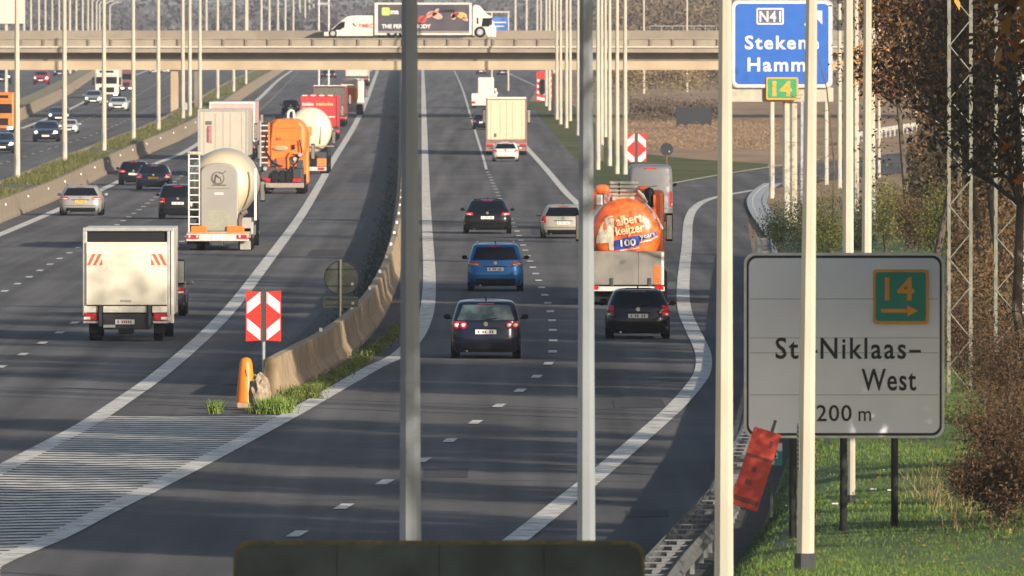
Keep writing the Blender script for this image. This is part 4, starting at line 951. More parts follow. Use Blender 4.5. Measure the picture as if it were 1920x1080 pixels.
for a, b in ((157, 183), (288, 314)):
    l_ = T.box('tail_light', a, b, -.03, .08, 587, 601, REDL(), .02); T.box('reflector', a if a < 200 else b - 12, a + 12 if a < 200 else b, -.034, -.03, 594, 599, WHITEL(), parent=l_)
    T.box('light_tray', a - 1, b + 1, -.02, .2, 602, 606, GALV())
T.box('number_plate', 216, 252, -.03, -.01, 599, 608, PLATEW())
for i in range(7): T.box('plate_mark', 220 + i * 4, 222.5 + i * 4, -.033, -.03, 601, 606, mat('plate_ink', (.25, .03, .03), .5)) if i != 1 else None
T.box('step', 194, 216, -.08, .1, 609, 614, al); T.box('towbar', 222, 250, -.12, .6, 615, 626, BLACK(), .02)
for a, b in ((166, 184), (290, 308)): T.box('mud_flap', a, b, .25, .28, 606, 625, BLACK())
wheel(T.t, T.X(193) - .05, .75, .36, .32); wheel(T.t, T.X(306) - .26, .75, .36, .24)
for sd in (-1, 1): wheel(T.t, sd * .80, 5.4, .36, .24)
cab(T.t, 2.05, 4.7, 2.6, WHT, zb_=.35)
# silo tanker
T = Tr('silo_trailer', 'grey and cream silo tank trailer with a ladder and orange rear boxes', 'tank trailer', 413, 470)
TK = mat('cream_tank_metal', (.52, .44, .31), .35, .15, .05, 1); GP = mat('grey_cover_panel', (.27, .25, .22), .5, 0, .05, .8)
cx_ = T.X(415); cz_ = T.Z(345)
def silo(dx, dz):
    if dz < -.25: t_ = (-dz - .25) / .75; return dx * (1 - .35 * t_), dz * 1.25
    return dx, dz
MB().lathe([(.10, .70), (.25, 1.02), (.6, 1.20), (1.2, 1.27), (8.6, 1.27), (9.4, 1.15), (9.8, .7)], cx_, cz_, 40, shape=silo).obj('tank', TK, T.t, smooth='all')
pan = [(T.X(376), T.Z(434)), (T.X(447), T.Z(434))] + [(T.X(411.5 + 35.5 * math.cos(a)), T.Z(328 - 23 * math.sin(a) ** .7)) for a in np.linspace(0, math.pi, 16)]
gp = plate(pan, -.05, .32, 'rear_cover', GP, T.t, .06)
plate(rrect(T.X(390), T.X(432), T.Z(428), T.Z(394), .02), -.056, -.05, 'hatch_panel', mat('greenish_panel', (.28, .27, .215), .5), gp)
# round emblem
mb = MB(); c_ = (T.X(409), T.Z(333)); mb.grid([[(c_[0] + r_ * math.cos(a), -.058, c_[1] + r_ * math.sin(a)) for r_ in (.20, .25 - .03 * math.cos(a - 1))] for a in np.linspace(0, 2 * math.pi, 34)])
EM = mat('emblem_brown', (.10, .085, .075), .5); mb.obj('emblem_ring', EM, gp)
MB().path([(c_[0] - .12, -.058, c_[1] - .16), (c_[0] - .08, -.058, c_[1] + .12), (c_[0] + .02, -.058, c_[1] + .02), (c_[0] + .10, -.058, c_[1] - .02), (c_[0] + .12, -.058, c_[1] - .13)], .028, 5).obj('emblem_letter', EM, gp)
MB().path([(c_[0] + .02, -.058, c_[1] + .18), (c_[0] + .17, -.058, c_[1] + .16), (c_[0] + .30, -.058, c_[1] + .26)], .018, 5).obj('emblem_stroke', EM, gp)
T.box('name_line', 397, 424, -.054, -.05, 346, 348.5, EM, parent=gp); T.box('name_line', 388, 432, -.054, -.05, 353, 354, EM, parent=gp); T.box('sticker', 402, 419, -.056, -.05, 361, 365, WHITEP(), parent=gp)
ld = mat('aluminium_ladder', (.70, .69, .66), .35, .3, .05, 5)
lad = T.box('ladder', 353, 355.8, -.14, -.08, 284, 434, ld)
T.box('ladder_rail', 373, 375.2, -.14, -.08, 290, 422, ld, parent=lad)
for i in range(10): T.box('rung', 355, 374, -.13, -.09, 296.5 + i * 13.6, 298.6 + i * 13.6, ld, parent=lad)
T.box('ladder_top', 352, 377, -.14, .3, 284, 290, TK, .03)
T.box('chassis', 352, 470, .1, 9.5, 428, 446, mat('chassis_grey', (.20, .20, .19), .6)); T.box('bumper', 349, 467, -.12, .02, 438, 452, mat('pale_bumper', (.50, .49, .45), .45), .02)
T.box('top_sill', 352, 469, -.14, .3, 434, 438, mat('rust_trim', (.38, .26, .16), .5))
for a, b in ((358, 388), (425, 458)):
    T.box('orange_box', a, b, -.16, .25, 423.5, 436, ORG, .03)
for a, b in ((350, 373), (444, 468)):
    l_ = T.box('tail_light', a, b, -.145, -.12, 440, 448, REDL(), .01)
    for c in (a + 4, b - 5): T.box('lamp', c, c + 3, -.152, -.145, 441, 445, WHITEL(), parent=l_)
T.box('number_plate', 398, 418, -.14, -.12, 442, 449, PLATEW())
T.box('handrail_post', 477, 481, -.05, .05, 316, 413, mat('bright_white_bar', (.82, .80, .74), .4))
MB().path([(T.X(462), .1, T.Z(396)), (T.X(452), .0, T.Z(402)), (T.X(449), .0, T.Z(412)), (T.X(449), 0, T.Z(432))], .10, 9).obj('discharge_pipe', mat('brown_hose', (.11, .08, .06), .6), T.t, smooth=True)
T.box('side_panel', 452, 475, .1, .4, 408, 440, mat('side_guard', (.34, .32, .29), .5), .03); T.box('mud_flap', 450, 470, .2, .24, 452, 468, mat('grey_flap', (.30, .28, .25), .7))
T.box('mud_flap', 350, 368, .2, .24, 452, 466, BLACK())
T.box('hitch', 395, 418, -.05, 1, 452, 461, DKSTEEL(), .03)
for y in (1.0, 2.3, 3.6): tw(T.t, .66, y, .5, .52)
cab(T.t, 2.3, 11.0, 3.2, NAVY); tw(T.t, .7, 12.5, .5, .5)
T.box('wing_mirror', 484, 493, 11.8, 12.0, 352, 366, BLACK(), .03); T.box('mirror_lamp', 487, 493, 11.7, 11.8, 349, 358, CHROME())
T.box('pipe_rail', 330, 352, .3, .4, 280, 284, ld)if False else None
# grey door box trailer and pink trailer behind the silo
def box_trailer(label, x0, x1, ytop, yc, m, md, L=13.4, floor=1.15, cabm=None, T_=None, roofm=None, doors=True, cap=3):
    xc = (x0 + x1) / 2; T = Tr('box_trailer', label, 'lorry', xc, yc); w_ = (x1 - x0) / T.s; h_ = (yc - ytop) / T.s
    MB().box(-w_ / 2, w_ / 2, .08, L, floor, h_ - .02).obj('box', m, T.t)
    fm = roofm or al
    MB().box(-w_ / 2 - .01, w_ / 2 + .01, 0, .1, h_ - cap / T.s, h_).obj('top_frame', fm, T.t, bevel=.01)
    for sd in (-1, 1): MB().box(min(sd * w_ / 2, sd * (w_ / 2 - .1)), max(sd * w_ / 2, sd * (w_ / 2 - .1)), .0, .1, floor, h_ - cap / T.s).obj('side_frame', fm, T.t)
    if doors:
        for sd in (-1, 1):
            d_ = MB().box(min(sd * .008, sd * (w_ / 2 - .11)), max(sd * .008, sd * (w_ / 2 - .11)), .03, .09, floor + .03, h_ - cap / T.s - .02).obj('door', md, T.t, bevel=.01)
            for f in (.3, .75): MB().tube((sd * w_ / 2 * f, .01, floor + .05), (sd * w_ / 2 * f, .01, h_ - .2), .007, n=5).obj('lock_bar', md, d_)
    MB().box(-w_ / 2 + .05, w_ / 2 - .05, .15, L - .5, floor - .28, floor).obj('chassis', DKSTEEL(), T.t)
    MB().box(-w_ / 2, w_ / 2, .0, .12, floor - .42, floor - .26).obj('bumper', mat('bumper_grey', (.30, .29, .27), .6), T.t, bevel=.01)
    for sd in (-1, 1): x = sd * (w_ / 2 - .25); MB().box(x - .22, x + .22, -.02, .0, floor - .41, floor - .28).obj('tail_light', REDL(), T.t)
    MB().box(-.26, .26, -.02, 0, floor - .40, floor - .29).obj('number_plate', PLATEW(), T.t)
    for y in (1.6, 2.9): tw(T.t, w_ / 2 - .56, y, .5, .52)
    cab(T.t, w_ * .97, L + .6, min(h_, 3.7), cabm or m); tw(T.t, w_ / 2 - .56, L + 1.8, .5, .52)
    return T, w_, h_
DOOR = mat('grey_beige_door', (.40, .365, .30), .5, 0, .03, 1); PINK = mat('dusty_pink_panel', (.52, .33, .30), .5, 0, .05, 1)
T, w_, h_ = box_trailer('grey box trailer with closed rear doors just above the silo tanker', 371, 465, 205, 330, DOOR, DOOR, 12.5, cabm=NAVY)
T.box('logo', 388, 397, .022, .03, 236, 268, mat('logo_red_grey', (.40, .12, .12), .5, 0, .4, 4)); T.box('logo_wing', 385, 397, .02, .03, 227, 234, EM); T.box('logo_letters', 387.5, 391, .018, .022, 240, 267, EM)
T, w_, h_ = box_trailer('dusty pink box trailer with a white roof edge behind the grey one', 393, 478, 191, 300, PINK, PINK, 12.5, cabm=NAVY, roofm=mat('white_roof_edge', (.74, .70, .62), .5))
# orange vacuum truck
T = Tr('vacuum_truck', 'orange vacuum tank truck with a ladder and coiled hoses at its rear', 'tank truck', 531, 364)
cx_ = T.X(537); 
MB().lathe([(.35, .5), (.42, .92), (.55, 1.03), (5.4, 1.03), (5.7, .65)], cx_, T.Z(262), 40, zs=1.03, shape=lambda a, b: ((abs(a) ** .55) * (1 if a > 0 else -1), (abs(b) ** .7) * (1 if b > 0 else -1))).obj('tank', ORG, T.t, smooth='all')
plate([(T.X(507), T.Z(302)), (T.X(568), T.Z(290)), (T.X(570), T.Z(282)), (T.X(567), T.Z(236)), (T.X(560), T.Z(228)), (T.X(520), T.Z(224)), (T.X(511), T.Z(232)), (T.X(507), T.Z(270))], .05, .5, 'rear_door', ORG, T.t, .06)
MB().lathe([(-.06, .22), (-.02, .38), (.05, .40)], T.X(526), T.Z(278), 22, zs=.35).obj('oval_badge', mat('dull_green_grey', (.32, .28, .16), .6), T.t)
T.box('hinge', 519, 527, -.02, .05, 257, 262, mat('dark_orange', (.4, .08, .02), .5)); T.box('latch', 548, 553, -.06, .05, 271, 280, BLACK()); T.box('chute', 517, 542, -.05, .3, 296, 316, mat('shaded_orange_metal', (.50, .10, .02), .5), .03)
lad = T.box('ladder', 487, 490, -.1, -.04, 226, 312, GALV())
T.box('ladder_rail', 503, 506, -.1, -.04, 230, 312, ORG, parent=lad)
for i in range(8): T.box('rung', 489, 504, -.09, -.05, 234 + i * 10, 236 + i * 10, ld, parent=lad)
MB().path([(T.X(540), -.1, T.Z(316)), (T.X(540), -.12, T.Z(296)), (T.X(546), -.12, T.Z(286)), (T.X(562), -.05, T.Z(288))], .06, 8).obj('pipe', ORG, T.t, smooth=True)
for a, z in ((553, 298), (563, 290), (497, 316)): MB().lathe([(-.25, .10), (.15, .12)], T.X(a), T.Z(z), 14).obj('valve', GALV(), T.t, smooth=True)
for a in (516, 530, 541): MB().lathe([(-.22, .19), (-.05, .22), (.1, .2)], T.X(a), T.Z(331), 16, zs=1.5).obj('hose_reel', BLACK(), T.t, smooth=True)
T.box('tool_box', 549, 566, -.12, .3, 316, 334, mat('dark_green_box', (.02, .03, .03), .5), .03); T.box('back_frame', 490, 570, .0, .3, 312, 350, mat('dark_rear_frame', (.05, .04, .04), .6))
T.box('bumper', 491, 570, -.18, -.02, 343, 352, mat('rusty_bumper', (.28, .22, .18), .6), .02)
for a in (492, 549): T.box('tail_light', a, a + 15, -.16, -.02, 334, 341, REDL(), .01)
T.box('underrun', 502, 556, .4, .5, 357, 359, GALV())
for y in (1.0, 2.4): tw(T.t, .62, y, .5, .52)
for a_, b_, c_, d_ in ((508, 520, 300, 312), (544, 552, 296, 310), (556, 569, 300, 316), (494, 503, 306, 318)): T.box('machinery', a_, b_, -.16, .2, c_, d_, DKSTEEL(), .03)
MB().path([(T.X(500), -.1, T.Z(250)), (T.X(497), -.14, T.Z(280)), (T.X(512), -.18, T.Z(306)), (T.X(530), -.2, T.Z(312))], .035, 7).obj('black_hose', BLACK(), T.t, smooth=True)
MB().path([(T.X(562), -.1, T.Z(262)), (T.X(566), -.14, T.Z(284)), (T.X(556), -.2, T.Z(304)), (T.X(545), -.2, T.Z(318))], .04, 7).obj('black_hose', BLACK(), T.t, smooth=True)
for z_ in (240, 262): T.box('door_seam', 508, 567, .03, .05, z_, z_ + .8, MATS['dark_orange'] if 'dark_orange' in MATS else ORG)
T.box('light_bar', 512, 528, 6.2, 6.5, 217, 224, BLACK(), .03); cab(T.t, 2.4, 6.6, 3.2, ORG); tw(T.t, .62, 7.8, .5, .5)
T.box('wing_mirror', 481, 487, 8.4, 8.5, 232, 262, BLACK(), .02)
# white tanker with orange rear
T = Tr('tank_truck', 'white tank truck with an orange square panel, right behind the orange vacuum truck', 'tank truck', 578, 326)
CT = mat('cream_white_tank', (.58, .52, .39), .35, 0, .03, 1)
MB().lathe([(.1, .5), (.2, 1.0), (.45, 1.22), (6.5, 1.22), (6.8, .8)], T.X(580), T.Z(245), 34, zs=1.08).obj('tank', CT, T.t, smooth='all')
MB().path([(T.X(596) , .42, T.Z(208)), (T.X(601), .12, T.Z(240)), (T.X(600), .12, T.Z(270))], .025, 6).obj('cable', DKSTEEL(), T.t)
T.box('orange_panel', 571, 585, .02, .12, 237, 254, mat('salmon_orange_panel', (.68, .22, .06), .5)); T.box('roof_box', 566, 588, .6, 2, 202, 212, GALV(), .04)
ar = MB(); ar.path([(T.X(540), .0, T.Z(232)), (T.X(540), 0, T.Z(212)), (T.X(543), 0, T.Z(207)), (T.X(549), 0, T.Z(207)), (T.X(551), 0, T.Z(212)), (T.X(551), 0, T.Z(232))], .08, 8); ar.obj('white_bracket', WHITEP(), T.t)
T.box('rear_pipe', 580, 626, -.1, 0, 273, 275, mat('olive_metal', (.25, .22, .13), .5)); T.box('hose_box', 572, 596, -.05, .5, 291, 312, BLACK(), .05); T.box('orange_lamp_box', 594, 612, -.1, .2, 297, 312, mat('dull_orange_box', (.55, .18, .04), .5), .03)
T.box('bumper', 566, 612, -.12, .0, 313, 320, mat('pale_bumper', (.50, .49, .45), .45)); T.box('back_frame', 545, 612, .0, .4, 285, 320, DKSTEEL())
for a in (548, 596): T.box('tail_light', a, a + 12, -.13, -.12, 314, 319, REDL())
for y in (1.0, 2.4): tw(T.t, .68, y, .5, .5)
cab(T.t, 2.3, 7.2, 3.1, NAVY); tw(T.t, .68, 8.4, .5, .5)
# red box trucks
RB = mat('red_box_panel', (.46, .025, .03), .45, 0, .06, 1); DR_ = mat('dark_red_box', (.22, .04, .04), .5)
T, w_, h_ = box_trailer('red box truck with yellow and white lettering behind the white tank truck', 564, 634, 179, 264, RB, RB, 9, floor=1.0, doors=False, roofm=RB, cap=2)
LT = mat('cream_lettering', (.85, .62, .50), .5); LTY = mat('yellow_lettering', (.80, .40, .15), .5)
for a, b, m_ in ((567, 590, LT), (593, 627, LTY)):
    n_ = int((b - a) / 3.6)
    for i in range(n_): T.box('letter', a + i * 3.6, a + i * 3.6 + 2.6, .06, .079, 192.5 + (i * 7 % 3) * .6, 198, m_)
T.box('stripe', 604, 628, .06, .079, 218, 220, LT); T.box('emblem', 614, 624, .06, .079, 240, 250, LT)
for i in range(4): T.box('marker_lamp', 567 + i * 16, 576 + i * 16, -.02, 0, 178, 180, LT)
T, w_, h_ = box_trailer('dark red and grey box lorry showing above and beside the red box truck', 588, 648, 161, 238, DR_, mat('grey_green_door', (.09, .09, .075), .6), 12, floor=1.0, roofm=DR_)
T.box('white_edge', 588, 649, .0, .1, 160, 163, mat('white_roof_edge', (.74, .70, .62), .5))
T = Tr('tank_truck', 'orange and white truck with a crane, behind the dark red lorry', 'truck', 659, 216)
T.box('tank', 647, 670, .1, 6, 160, 188, mat('faded_orange', (.75, .32, .05), .5), .2); T.box('orange_body', 650, 669, 0, 6, 164, 190, mat('dull_red_orange', (.58, .12, .04), .5), .1)
T.box('white_top', 640, 668, .5, 3, 148, 158, WHITEP(), .15); T.box('white_arm', 663, 671, .2, .8, 148, 166, WHITEP(), .1); T.box('chassis', 649, 668, 0, 7, 190, 210, mat('mottled_grey', (.28, .25, .22), .6, 0, .3, 3))
T.box('mirror', 668, 674, 7, 7.1, 186, 191, WHITEP()); cab(T.t, 1.9, 6.4, 2.8, WHITEP()); tw(T.t, .4, 1.0, .45, .5); tw(T.t, .4, 7.4, .45, .5)
box_trailer('pale pink beige lorry furthest up the left lane, half under the bridge', 648, 691, 112, 161, mat('pale_lorry', (.62, .52, .45), .5), mat('pale_lorry_door', (.58, .47, .42), .5), 10, floor=1.1)
# cream box trailer in the right carriageway
CB = mat('cream_box_doors', (.56, .46, .32), .5, 0, .03, .8)
T, w_, h_ = box_trailer('tall cream box trailer with closed doors in the right carriageway', 911, 988, 183, 291, CB, CB, 13.4, floor=1.0, cabm=NAVY, roofm=mat('brown_box_frame', (.20, .13, .10), .6), cap=3.5)
T.box('roof_edge', 913, 986, -.01, .12, 182, 185, mat('white_roof_edge', (.74, .70, .62), .5)); T.box('sticker', 926, 931, .02, .03, 250, 257, EM); T.box('sticker', 922, 942, .02, .03, 261, 262.5, mat('tan_mark', (.45, .33, .2), .5))
T.box('skirt', 911, 988, .1, .2, 258, 283, mat('red_brown_lower', (.20, .10, .09), .6))
# white luton truck
T = Tr('box_truck', 'white luton truck driving ahead of the cream trailer', 'truck', 908, 203)
T.box('body', 884, 932, .0, 4.2, 175, 198, WHITEP(), .06); T.box('load_box', 896, 926, .1, 4, 145, 176, WHITEP(), .08); T.box('lower_body', 884, 932, -.05, 4.2, 178, 190, mat('tinted_white', (.62, .58, .50), .5), .03)
T.box('shadow_gap', 884, 932, 0, 4, 198, 201, BLACK())
for a in (927, 929): T.box('mirror', a, a + 4, 3.5, 3.6, 166 + (a - 927) * 3, 171 + (a - 927) * 3, WHITEP(), .02)
for a in (885, 925): T.box('tail_light', a, a + 6, -.07, -.05, 190, 194, REDL())
tw(T.t, .75, .9, .36, .25); tw(T.t, .75, 4.3, .36, .25)
# orange tank trailer with the big lettering
T = Tr('tank_trailer', 'orange tank trailer lettered albert keijzer 100 years with a steel rear cabinet', 'tank trailer', 1177, 573)
OT = mat('bright_orange_tank', (.85, .15, .03), .28, 0, .04, 1, coat=.4)
tcx, tcz = T.X(1174), T.Z(438); prof_ = [(.02, .001), (.03, .3), (.06, .6), (.13, .85), (.24, 1.02), (.42, 1.12), (.7, 1.15), (9.5, 1.15), (9.9, .8)]
prof_ = [(a + .35, b * .93) for a, b in prof_]
MB().lathe(prof_, tcx, tcz, 44).obj('tank', OT, T.t, smooth='all')
def tank_y(x, z, off=.012):
    r_ = math.hypot(x - tcx, z - tcz); return float(np.interp(r_, [p_[1] for p_ in prof_[:7]], [p_[0] for p_ in prof_[:7]])) - off
def wrap(o, off):
    me = o.data; co = np.empty(len(me.vertices) * 3); me.vertices.foreach_get('co', co); co = co.reshape(-1, 3)
    for c in co: c[1] = tank_y(c[0], c[2], off + (.006 if c[1] > 0 else .012))
    me.vertices.foreach_set('co', co.ravel()); me.update(); return o
YL = mat('pale_yellow_lettering', (.85, .66, .38), .5, 0, .04, 3); DB_ = mat('banner_blue', (.02, .06, .35), .5)
wrap(textfit('albert', T.X(1157), T.X(1206), T.Z(424), T.Z(406), 0, T.t, YL, rot=10, bold=.02), .075)
wrap(textfit('keijzer', T.X(1156), T.X(1210), T.Z(442), T.Z(425), 0, T.t, YL, rot=9, bold=.02), .075)
def wpoly(P, m, name, off=.02, sub=6):
    bm = bmesh.new(); vs = [bm.verts.new((x, 0, z)) for x, z in P]; bm.faces.new(vs); bmesh.ops.triangulate(bm, faces=bm.faces); bmesh.ops.subdivide_edges(bm, edges=bm.edges, cuts=5, use_grid_fill=True)
    for v in bm.verts: v.co.y = tank_y(v.co.x, v.co.z, off)
    me = bpy.data.meshes.new(name); bm.to_mesh(me); me.materials.append(m); o = bpy.data.objects.new(name, me); COL.objects.link(o); o.parent = T.t; return o
XP = lambda *pts: [(T.X(a), T.Z(b)) for a, b in pts]
LB = mat('cream_emblem', (.70, .62, .47), .5)
wpoly(XP((1118, 457), (1119, 445), (1126, 425), (1135, 412), (1146, 409), (1151, 411), (1151, 470), (1143, 470), (1142, 456)), LB, 'emblem')
wpoly(XP((1133, 411), (1140, 406), (1150, 404.5), (1150, 407), (1141, 409), (1136, 413)), LB, 'emblem_stem')
wpoly(XP((1135, 413), (1132, 420), (1131, 428), (1134, 433), (1138, 430), (1138, 426), (1135, 422), (1136, 416)), OT, 'emblem_notch', .032)
wpoly(XP((1152, 451), (1199, 441), (1199, 460), (1153, 470)), DB_, 'banner'); wpoly(XP((1200, 443), (1231, 434), (1232, 442), (1199, 452)), DB_, 'banner')
wrap(textfit('100', T.X(1164), T.X(1193), T.Z(462.5), T.Z(450), 0, T.t, SWH, rot=5, bold=.03), .045); wrap(textfit('years', T.X(1201), T.X(1230), T.Z(448.5), T.Z(439), 0, T.t, SWH, rot=12, bold=.02), .075)
wpoly(XP((1163, 471), (1190, 468), (1199, 465), (1199, 463), (1190, 465.6), (1163, 469)), SWH, 'white_curve', .016); wpoly(XP((1200, 456), (1220, 452), (1234, 444), (1234, 442), (1219, 449), (1200, 454)), SWH, 'white_curve', .016)
CAB = mat('brushed_cabinet_steel', (.16, .148, .13), .5, .1, .1, 1.2, det=6, col2=(.23, .21, .185))
for a, b in ((1104, 1196), (1196.6, 1244)): T.box('cabinet_door', a, b, -.05, .6, 471, 534, CAB, .012)
T.box('orange_strip', 1226, 1238, -.06, -.05, 497, 533, mat('red_orange_strip', (.80, .13, .02), .4)); T.box('white_corner', 1240, 1245, -.055, .0, 473, 534, WHITEP())
for px in (1147, 1218): T.box('door_catch', px - 3, px + 3, -.09, -.05, 521, 540, DKSTEEL(), .01)
T.box('bumper', 1106, 1246, -.1, .1, 537, 546, mat('pale_bumper', (.50, .49, .45), .45), .02); T.box('gap', 1106, 1244, .0, .5, 534, 537, BLACK())
for a in (1106, 1228): T.box('tail_light', a, a + 16, -.13, -.1, 535, 543, REDL(), .01)
T.box('axle_frame', 1118, 1236, .4, 9, 545, 560, BLACK()); T.box('mud_flap', 1110, 1126, .3, .34, 545, 566, BLACK())
for y in (1.2, 2.5, 3.8): tw(T.t, .66, y, .5, .52)
hz_ = [T.box('top_tray', 1144 - i * .6, 1198 - i * 1.0, 1.2 + .3 * (4 - i), 1.5 + .3 * (4 - i), 341.5 + i * 7.2, 347.5 + i * 7.2, mat('grey_tray_metal', (.50, .46, .38), .5, .1, .1, 3), .03) for i in range(4)]
T.box('hose_bin', 1148, 1190, .8, 1.1, 369, 377, mat('tray_dirty', (.40, .33, .24), .6, 0, .2, 4), .02)
for i in range(4): T.box('clip', 1160, 1163, 1.1, 1.15, 344 + i * 8, 349 + i * 8, BLACK())
for i in range(3): MB().tube((T.X(1197 + i * 4), .9, T.Z(358 + i * 3)), (T.X(1208 + i * 3), .8, T.Z(372 + i * 4)), .035, n=6).obj('white_hose', WHITEP(), T.t)
MB().path([(T.X(1208), .75, T.Z(380)), (T.X(1222), .65, T.Z(396)), (T.X(1228), .6, T.Z(412))], .05, 7).obj('grey_hose', GALV(), T.t)
T.box('orange_motor', 1117, 1144, 1.0, 1.8, 347, 366, OT, .12); T.box('orange_housing', 1196, 1218, 1.6, 2.4, 350, 364, OT, .08)
T.box('black_hood', 1208, 1228, 1.0, 1.7, 352, 392, BLACK(), .2); T.box('vent_grille', 1118, 1130, .8, .9, 365, 386, GALV(), .03); T.box('clutter', 1131, 1147, .9, 1.2, 362, 384, mat('mixed_clutter', (.30, .16, .14), .6, 0, .5, 9), .04)
T.box('side_lamp_post', 1226, 1230, .9, 1.0, 366, 410, OT); T.box('black_mirror', 1238, 1252, 10.3, 10.5, 376, 430, BLACK(), .06); T.box('mirror_light', 1241, 1247, 10.2, 10.3, 421, 427, CHROME())
for a in (1237,): MB().tube((T.X(1233), .6, T.Z(410)), (T.X(1243), .6, T.Z(430)), .03, n=6).obj('white_bar', WHITEP(), T.t)
cab(T.t, 2.4, 10.2, 3.3, OT); tw(T.t, .66, 11.6, .5, .5)
# grey van extras: wing mirror
# oncoming lorries
def lorry_front(label, x0, x1, ytop, yc, m, cabh, boxm=None, Lb=9):
    xc = (x0 + x1) / 2; p = G(xc, yc); s = F / p.y; t = thing('lorry', label, 'lorry', p); w_ = (x1 - x0) / s; h_ = (yc - ytop) / s; ch = cabh / s
    c = MB().box(-w_ / 2, w_ / 2, 0, 2.2, .35, ch).obj('cab', m, t, bevel=.12)
    MB().box(-w_ / 2 + .12, w_ / 2 - .12, -.02, .0, ch * .50, ch * .74).obj('windscreen', GLASS(), c); MB().box(-w_ / 2 + .4, w_ / 2 - .4, -.02, .0, ch * .20, ch * .38).obj('grille', BLACK(), c)
    MB().box(-w_ / 2 + .2, w_ / 2 - .2, -.12, .1, ch * .80, ch * .86).obj('sun_visor', m, c); MB().box(-w_ / 2 + .05, w_ / 2 - .05, -.06, 0, .38, ch * .19).obj('bumper', m, c, bevel=.03)
    MB().box(-w_ * .3, w_ * .3, -.03, 0, ch * .88, ch * .96).obj('name_board', BLACK(), c)
    for sd in (-1, 1):
        x = sd * (w_ / 2 - .28); MB().box(x - .2, x + .2, -.08, -.06, ch * .10, ch * .16).obj('headlight', HEADL(), c)
        x = sd * (w_ / 2 + .16); MB().box(x - .1, x + .1, .1, .2, ch * .46, ch * .72).obj('mirror', BLACK(), c, bevel=.02)
    MB().box(-w_ / 2, w_ / 2, 2.5, 2.5 + Lb, 1.1, h_).obj('box', boxm or m, t, bevel=.03)
    for y in (1.3, 9): tw(t, w_ / 2 - .4, y, .5, .36)
    return t
lorry_front('orange oncoming lorry cut by the left picture edge', -24, 26, 174, 250, ORG, 75)
lorry_front('white oncoming lorry behind the silver oncoming car', 178, 222, 128, 184, TW, 54)
lorry_front('dark red oncoming lorry right of the white lorry', 224, 250, 124, 171, mat('dull_dark_red', (.16, .05, .055), .6), 44, Lb=7)

# ------------------------------------------------------------------ vehicles on the bridge
zd = zb(70.5); D = DB + 7.; s = F / D
def bX(px): return (px - CX) / s
t = thing('delivery_truck', 'white delivery truck with a dark food advertisement side, driving right on the bridge', 'truck', (bX(702), D, zd)); Xb = lambda p: (p - 702) / s; Zb_ = lambda p: H - (p - HY) / s - zd
MB().box(Xb(702), Xb(884), 0, 2.5, Zb_(66), Zb_(5)).obj('load_box', WHITEP(), t, bevel=.05)
AD = mat('dark_advert_print', (.025, .028, .05), .5, 0, .2, .5, col2=(.06, .05, .06))
ad = MB().box(Xb(709), Xb(880), -.03, 0, Zb_(61), Zb_(8.5)).obj('advert_panel', AD, t)
MB().box(Xb(709), Xb(880), -.035, -.005, Zb_(62), Zb_(58)).obj('advert_grey_band', mat('grey_band', (.20, .19, .18), .5), t)
MB().prism(rrect(Xb(716), Xb(731), Zb_(29), Zb_(14), .12), -.05, -.03).obj('green_logo', mat('lime_green', (.38, .55, .08), .5), ad)
text('e', .5, Xb(720), Zb_(26), -.055, ad, SWH); text('ma', .55, Xb(732), Zb_(26), -.05, ad, SWH, bold=.02)
text('THE PER', .45, Xb(716), Zb_(53), -.05, ad, SWH, sx=.98, bold=.015); text('BODY', .45, Xb(779), Zb_(53), -.05, ad, SWH, sx=.98, bold=.015)
def blob(px, py, rx, rz_, rot, m, y=-.05):
    P = [(Xb(px) + (rx * math.cos(a) * math.cos(rot) - rz_ * math.sin(a) * math.sin(rot)) / s, Zb_(py) + (rx * math.cos(a) * math.sin(rot) + rz_ * math.sin(a) * math.cos(rot)) / s) for a in np.linspace(0, 2 * math.pi, 14)[:-1]]
    MB().prism(P, y, -.03).obj('printed_food', m, ad)
RF = mat('print_red', (.42, .06, .045), .5, 0, .3, 3); PF = mat('print_pink', (.62, .27, .20), .5, 0, .25, 3); GF = mat('print_gold', (.65, .34, .10), .5, 0, .25, 3)
for a in ((792, 36, 9, 7, .2, RF), (806, 27, 9, 5, .6, PF), (820, 30, 10, 6, -.3, PF), (817, 23, 9, 3.5, .9, PF), (853, 28, 9, 4, .7, RF), (866, 29, 10, 6, -.2, GF), (850, 31, 5, 6, .2, PF), (872, 36, 6, 3, -.4, PF)): blob(*a)
cb_ = MB().prismx([], 0, 0) if False else None
pc = [(Xb(886), Zb_(68)), (Xb(886), Zb_(12)), (Xb(892), Zb_(8.5)), (Xb(899), Zb_(11)), (Xb(912), Zb_(26)), (Xb(922), Zb_(31)), (Xb(925), Zb_(44)), (Xb(930), Zb_(52)), (Xb(930), Zb_(70)), (Xb(914), Zb_(69)), (Xb(910), Zb_(62)), (Xb(898), Zb_(61)), (Xb(892), Zb_(66))]
c_ = MB().prism(pc[::-1], .05, 2.45).obj('cab', WHITEP(), t, bevel=.06)
MB().prism([(Xb(903), Zb_(50)), (Xb(917), Zb_(50)), (Xb(919), Zb_(34)), (Xb(905), Zb_(34))], .03, .05).obj('side_window', GLASS(), c_); MB().box(Xb(894), Xb(897), .03, .05, Zb_(45), Zb_(33)).obj('rear_quarter_window', GLASS(), c_); MB().box(Xb(920), Xb(923), -.2, .1, Zb_(46), Zb_(33)).obj('mirror', BLACK(), c_)
MB().box(Xb(702), Xb(890), .3, 2.2, Zb_(70), Zb_(65)).obj('chassis', DKSTEEL(), t)
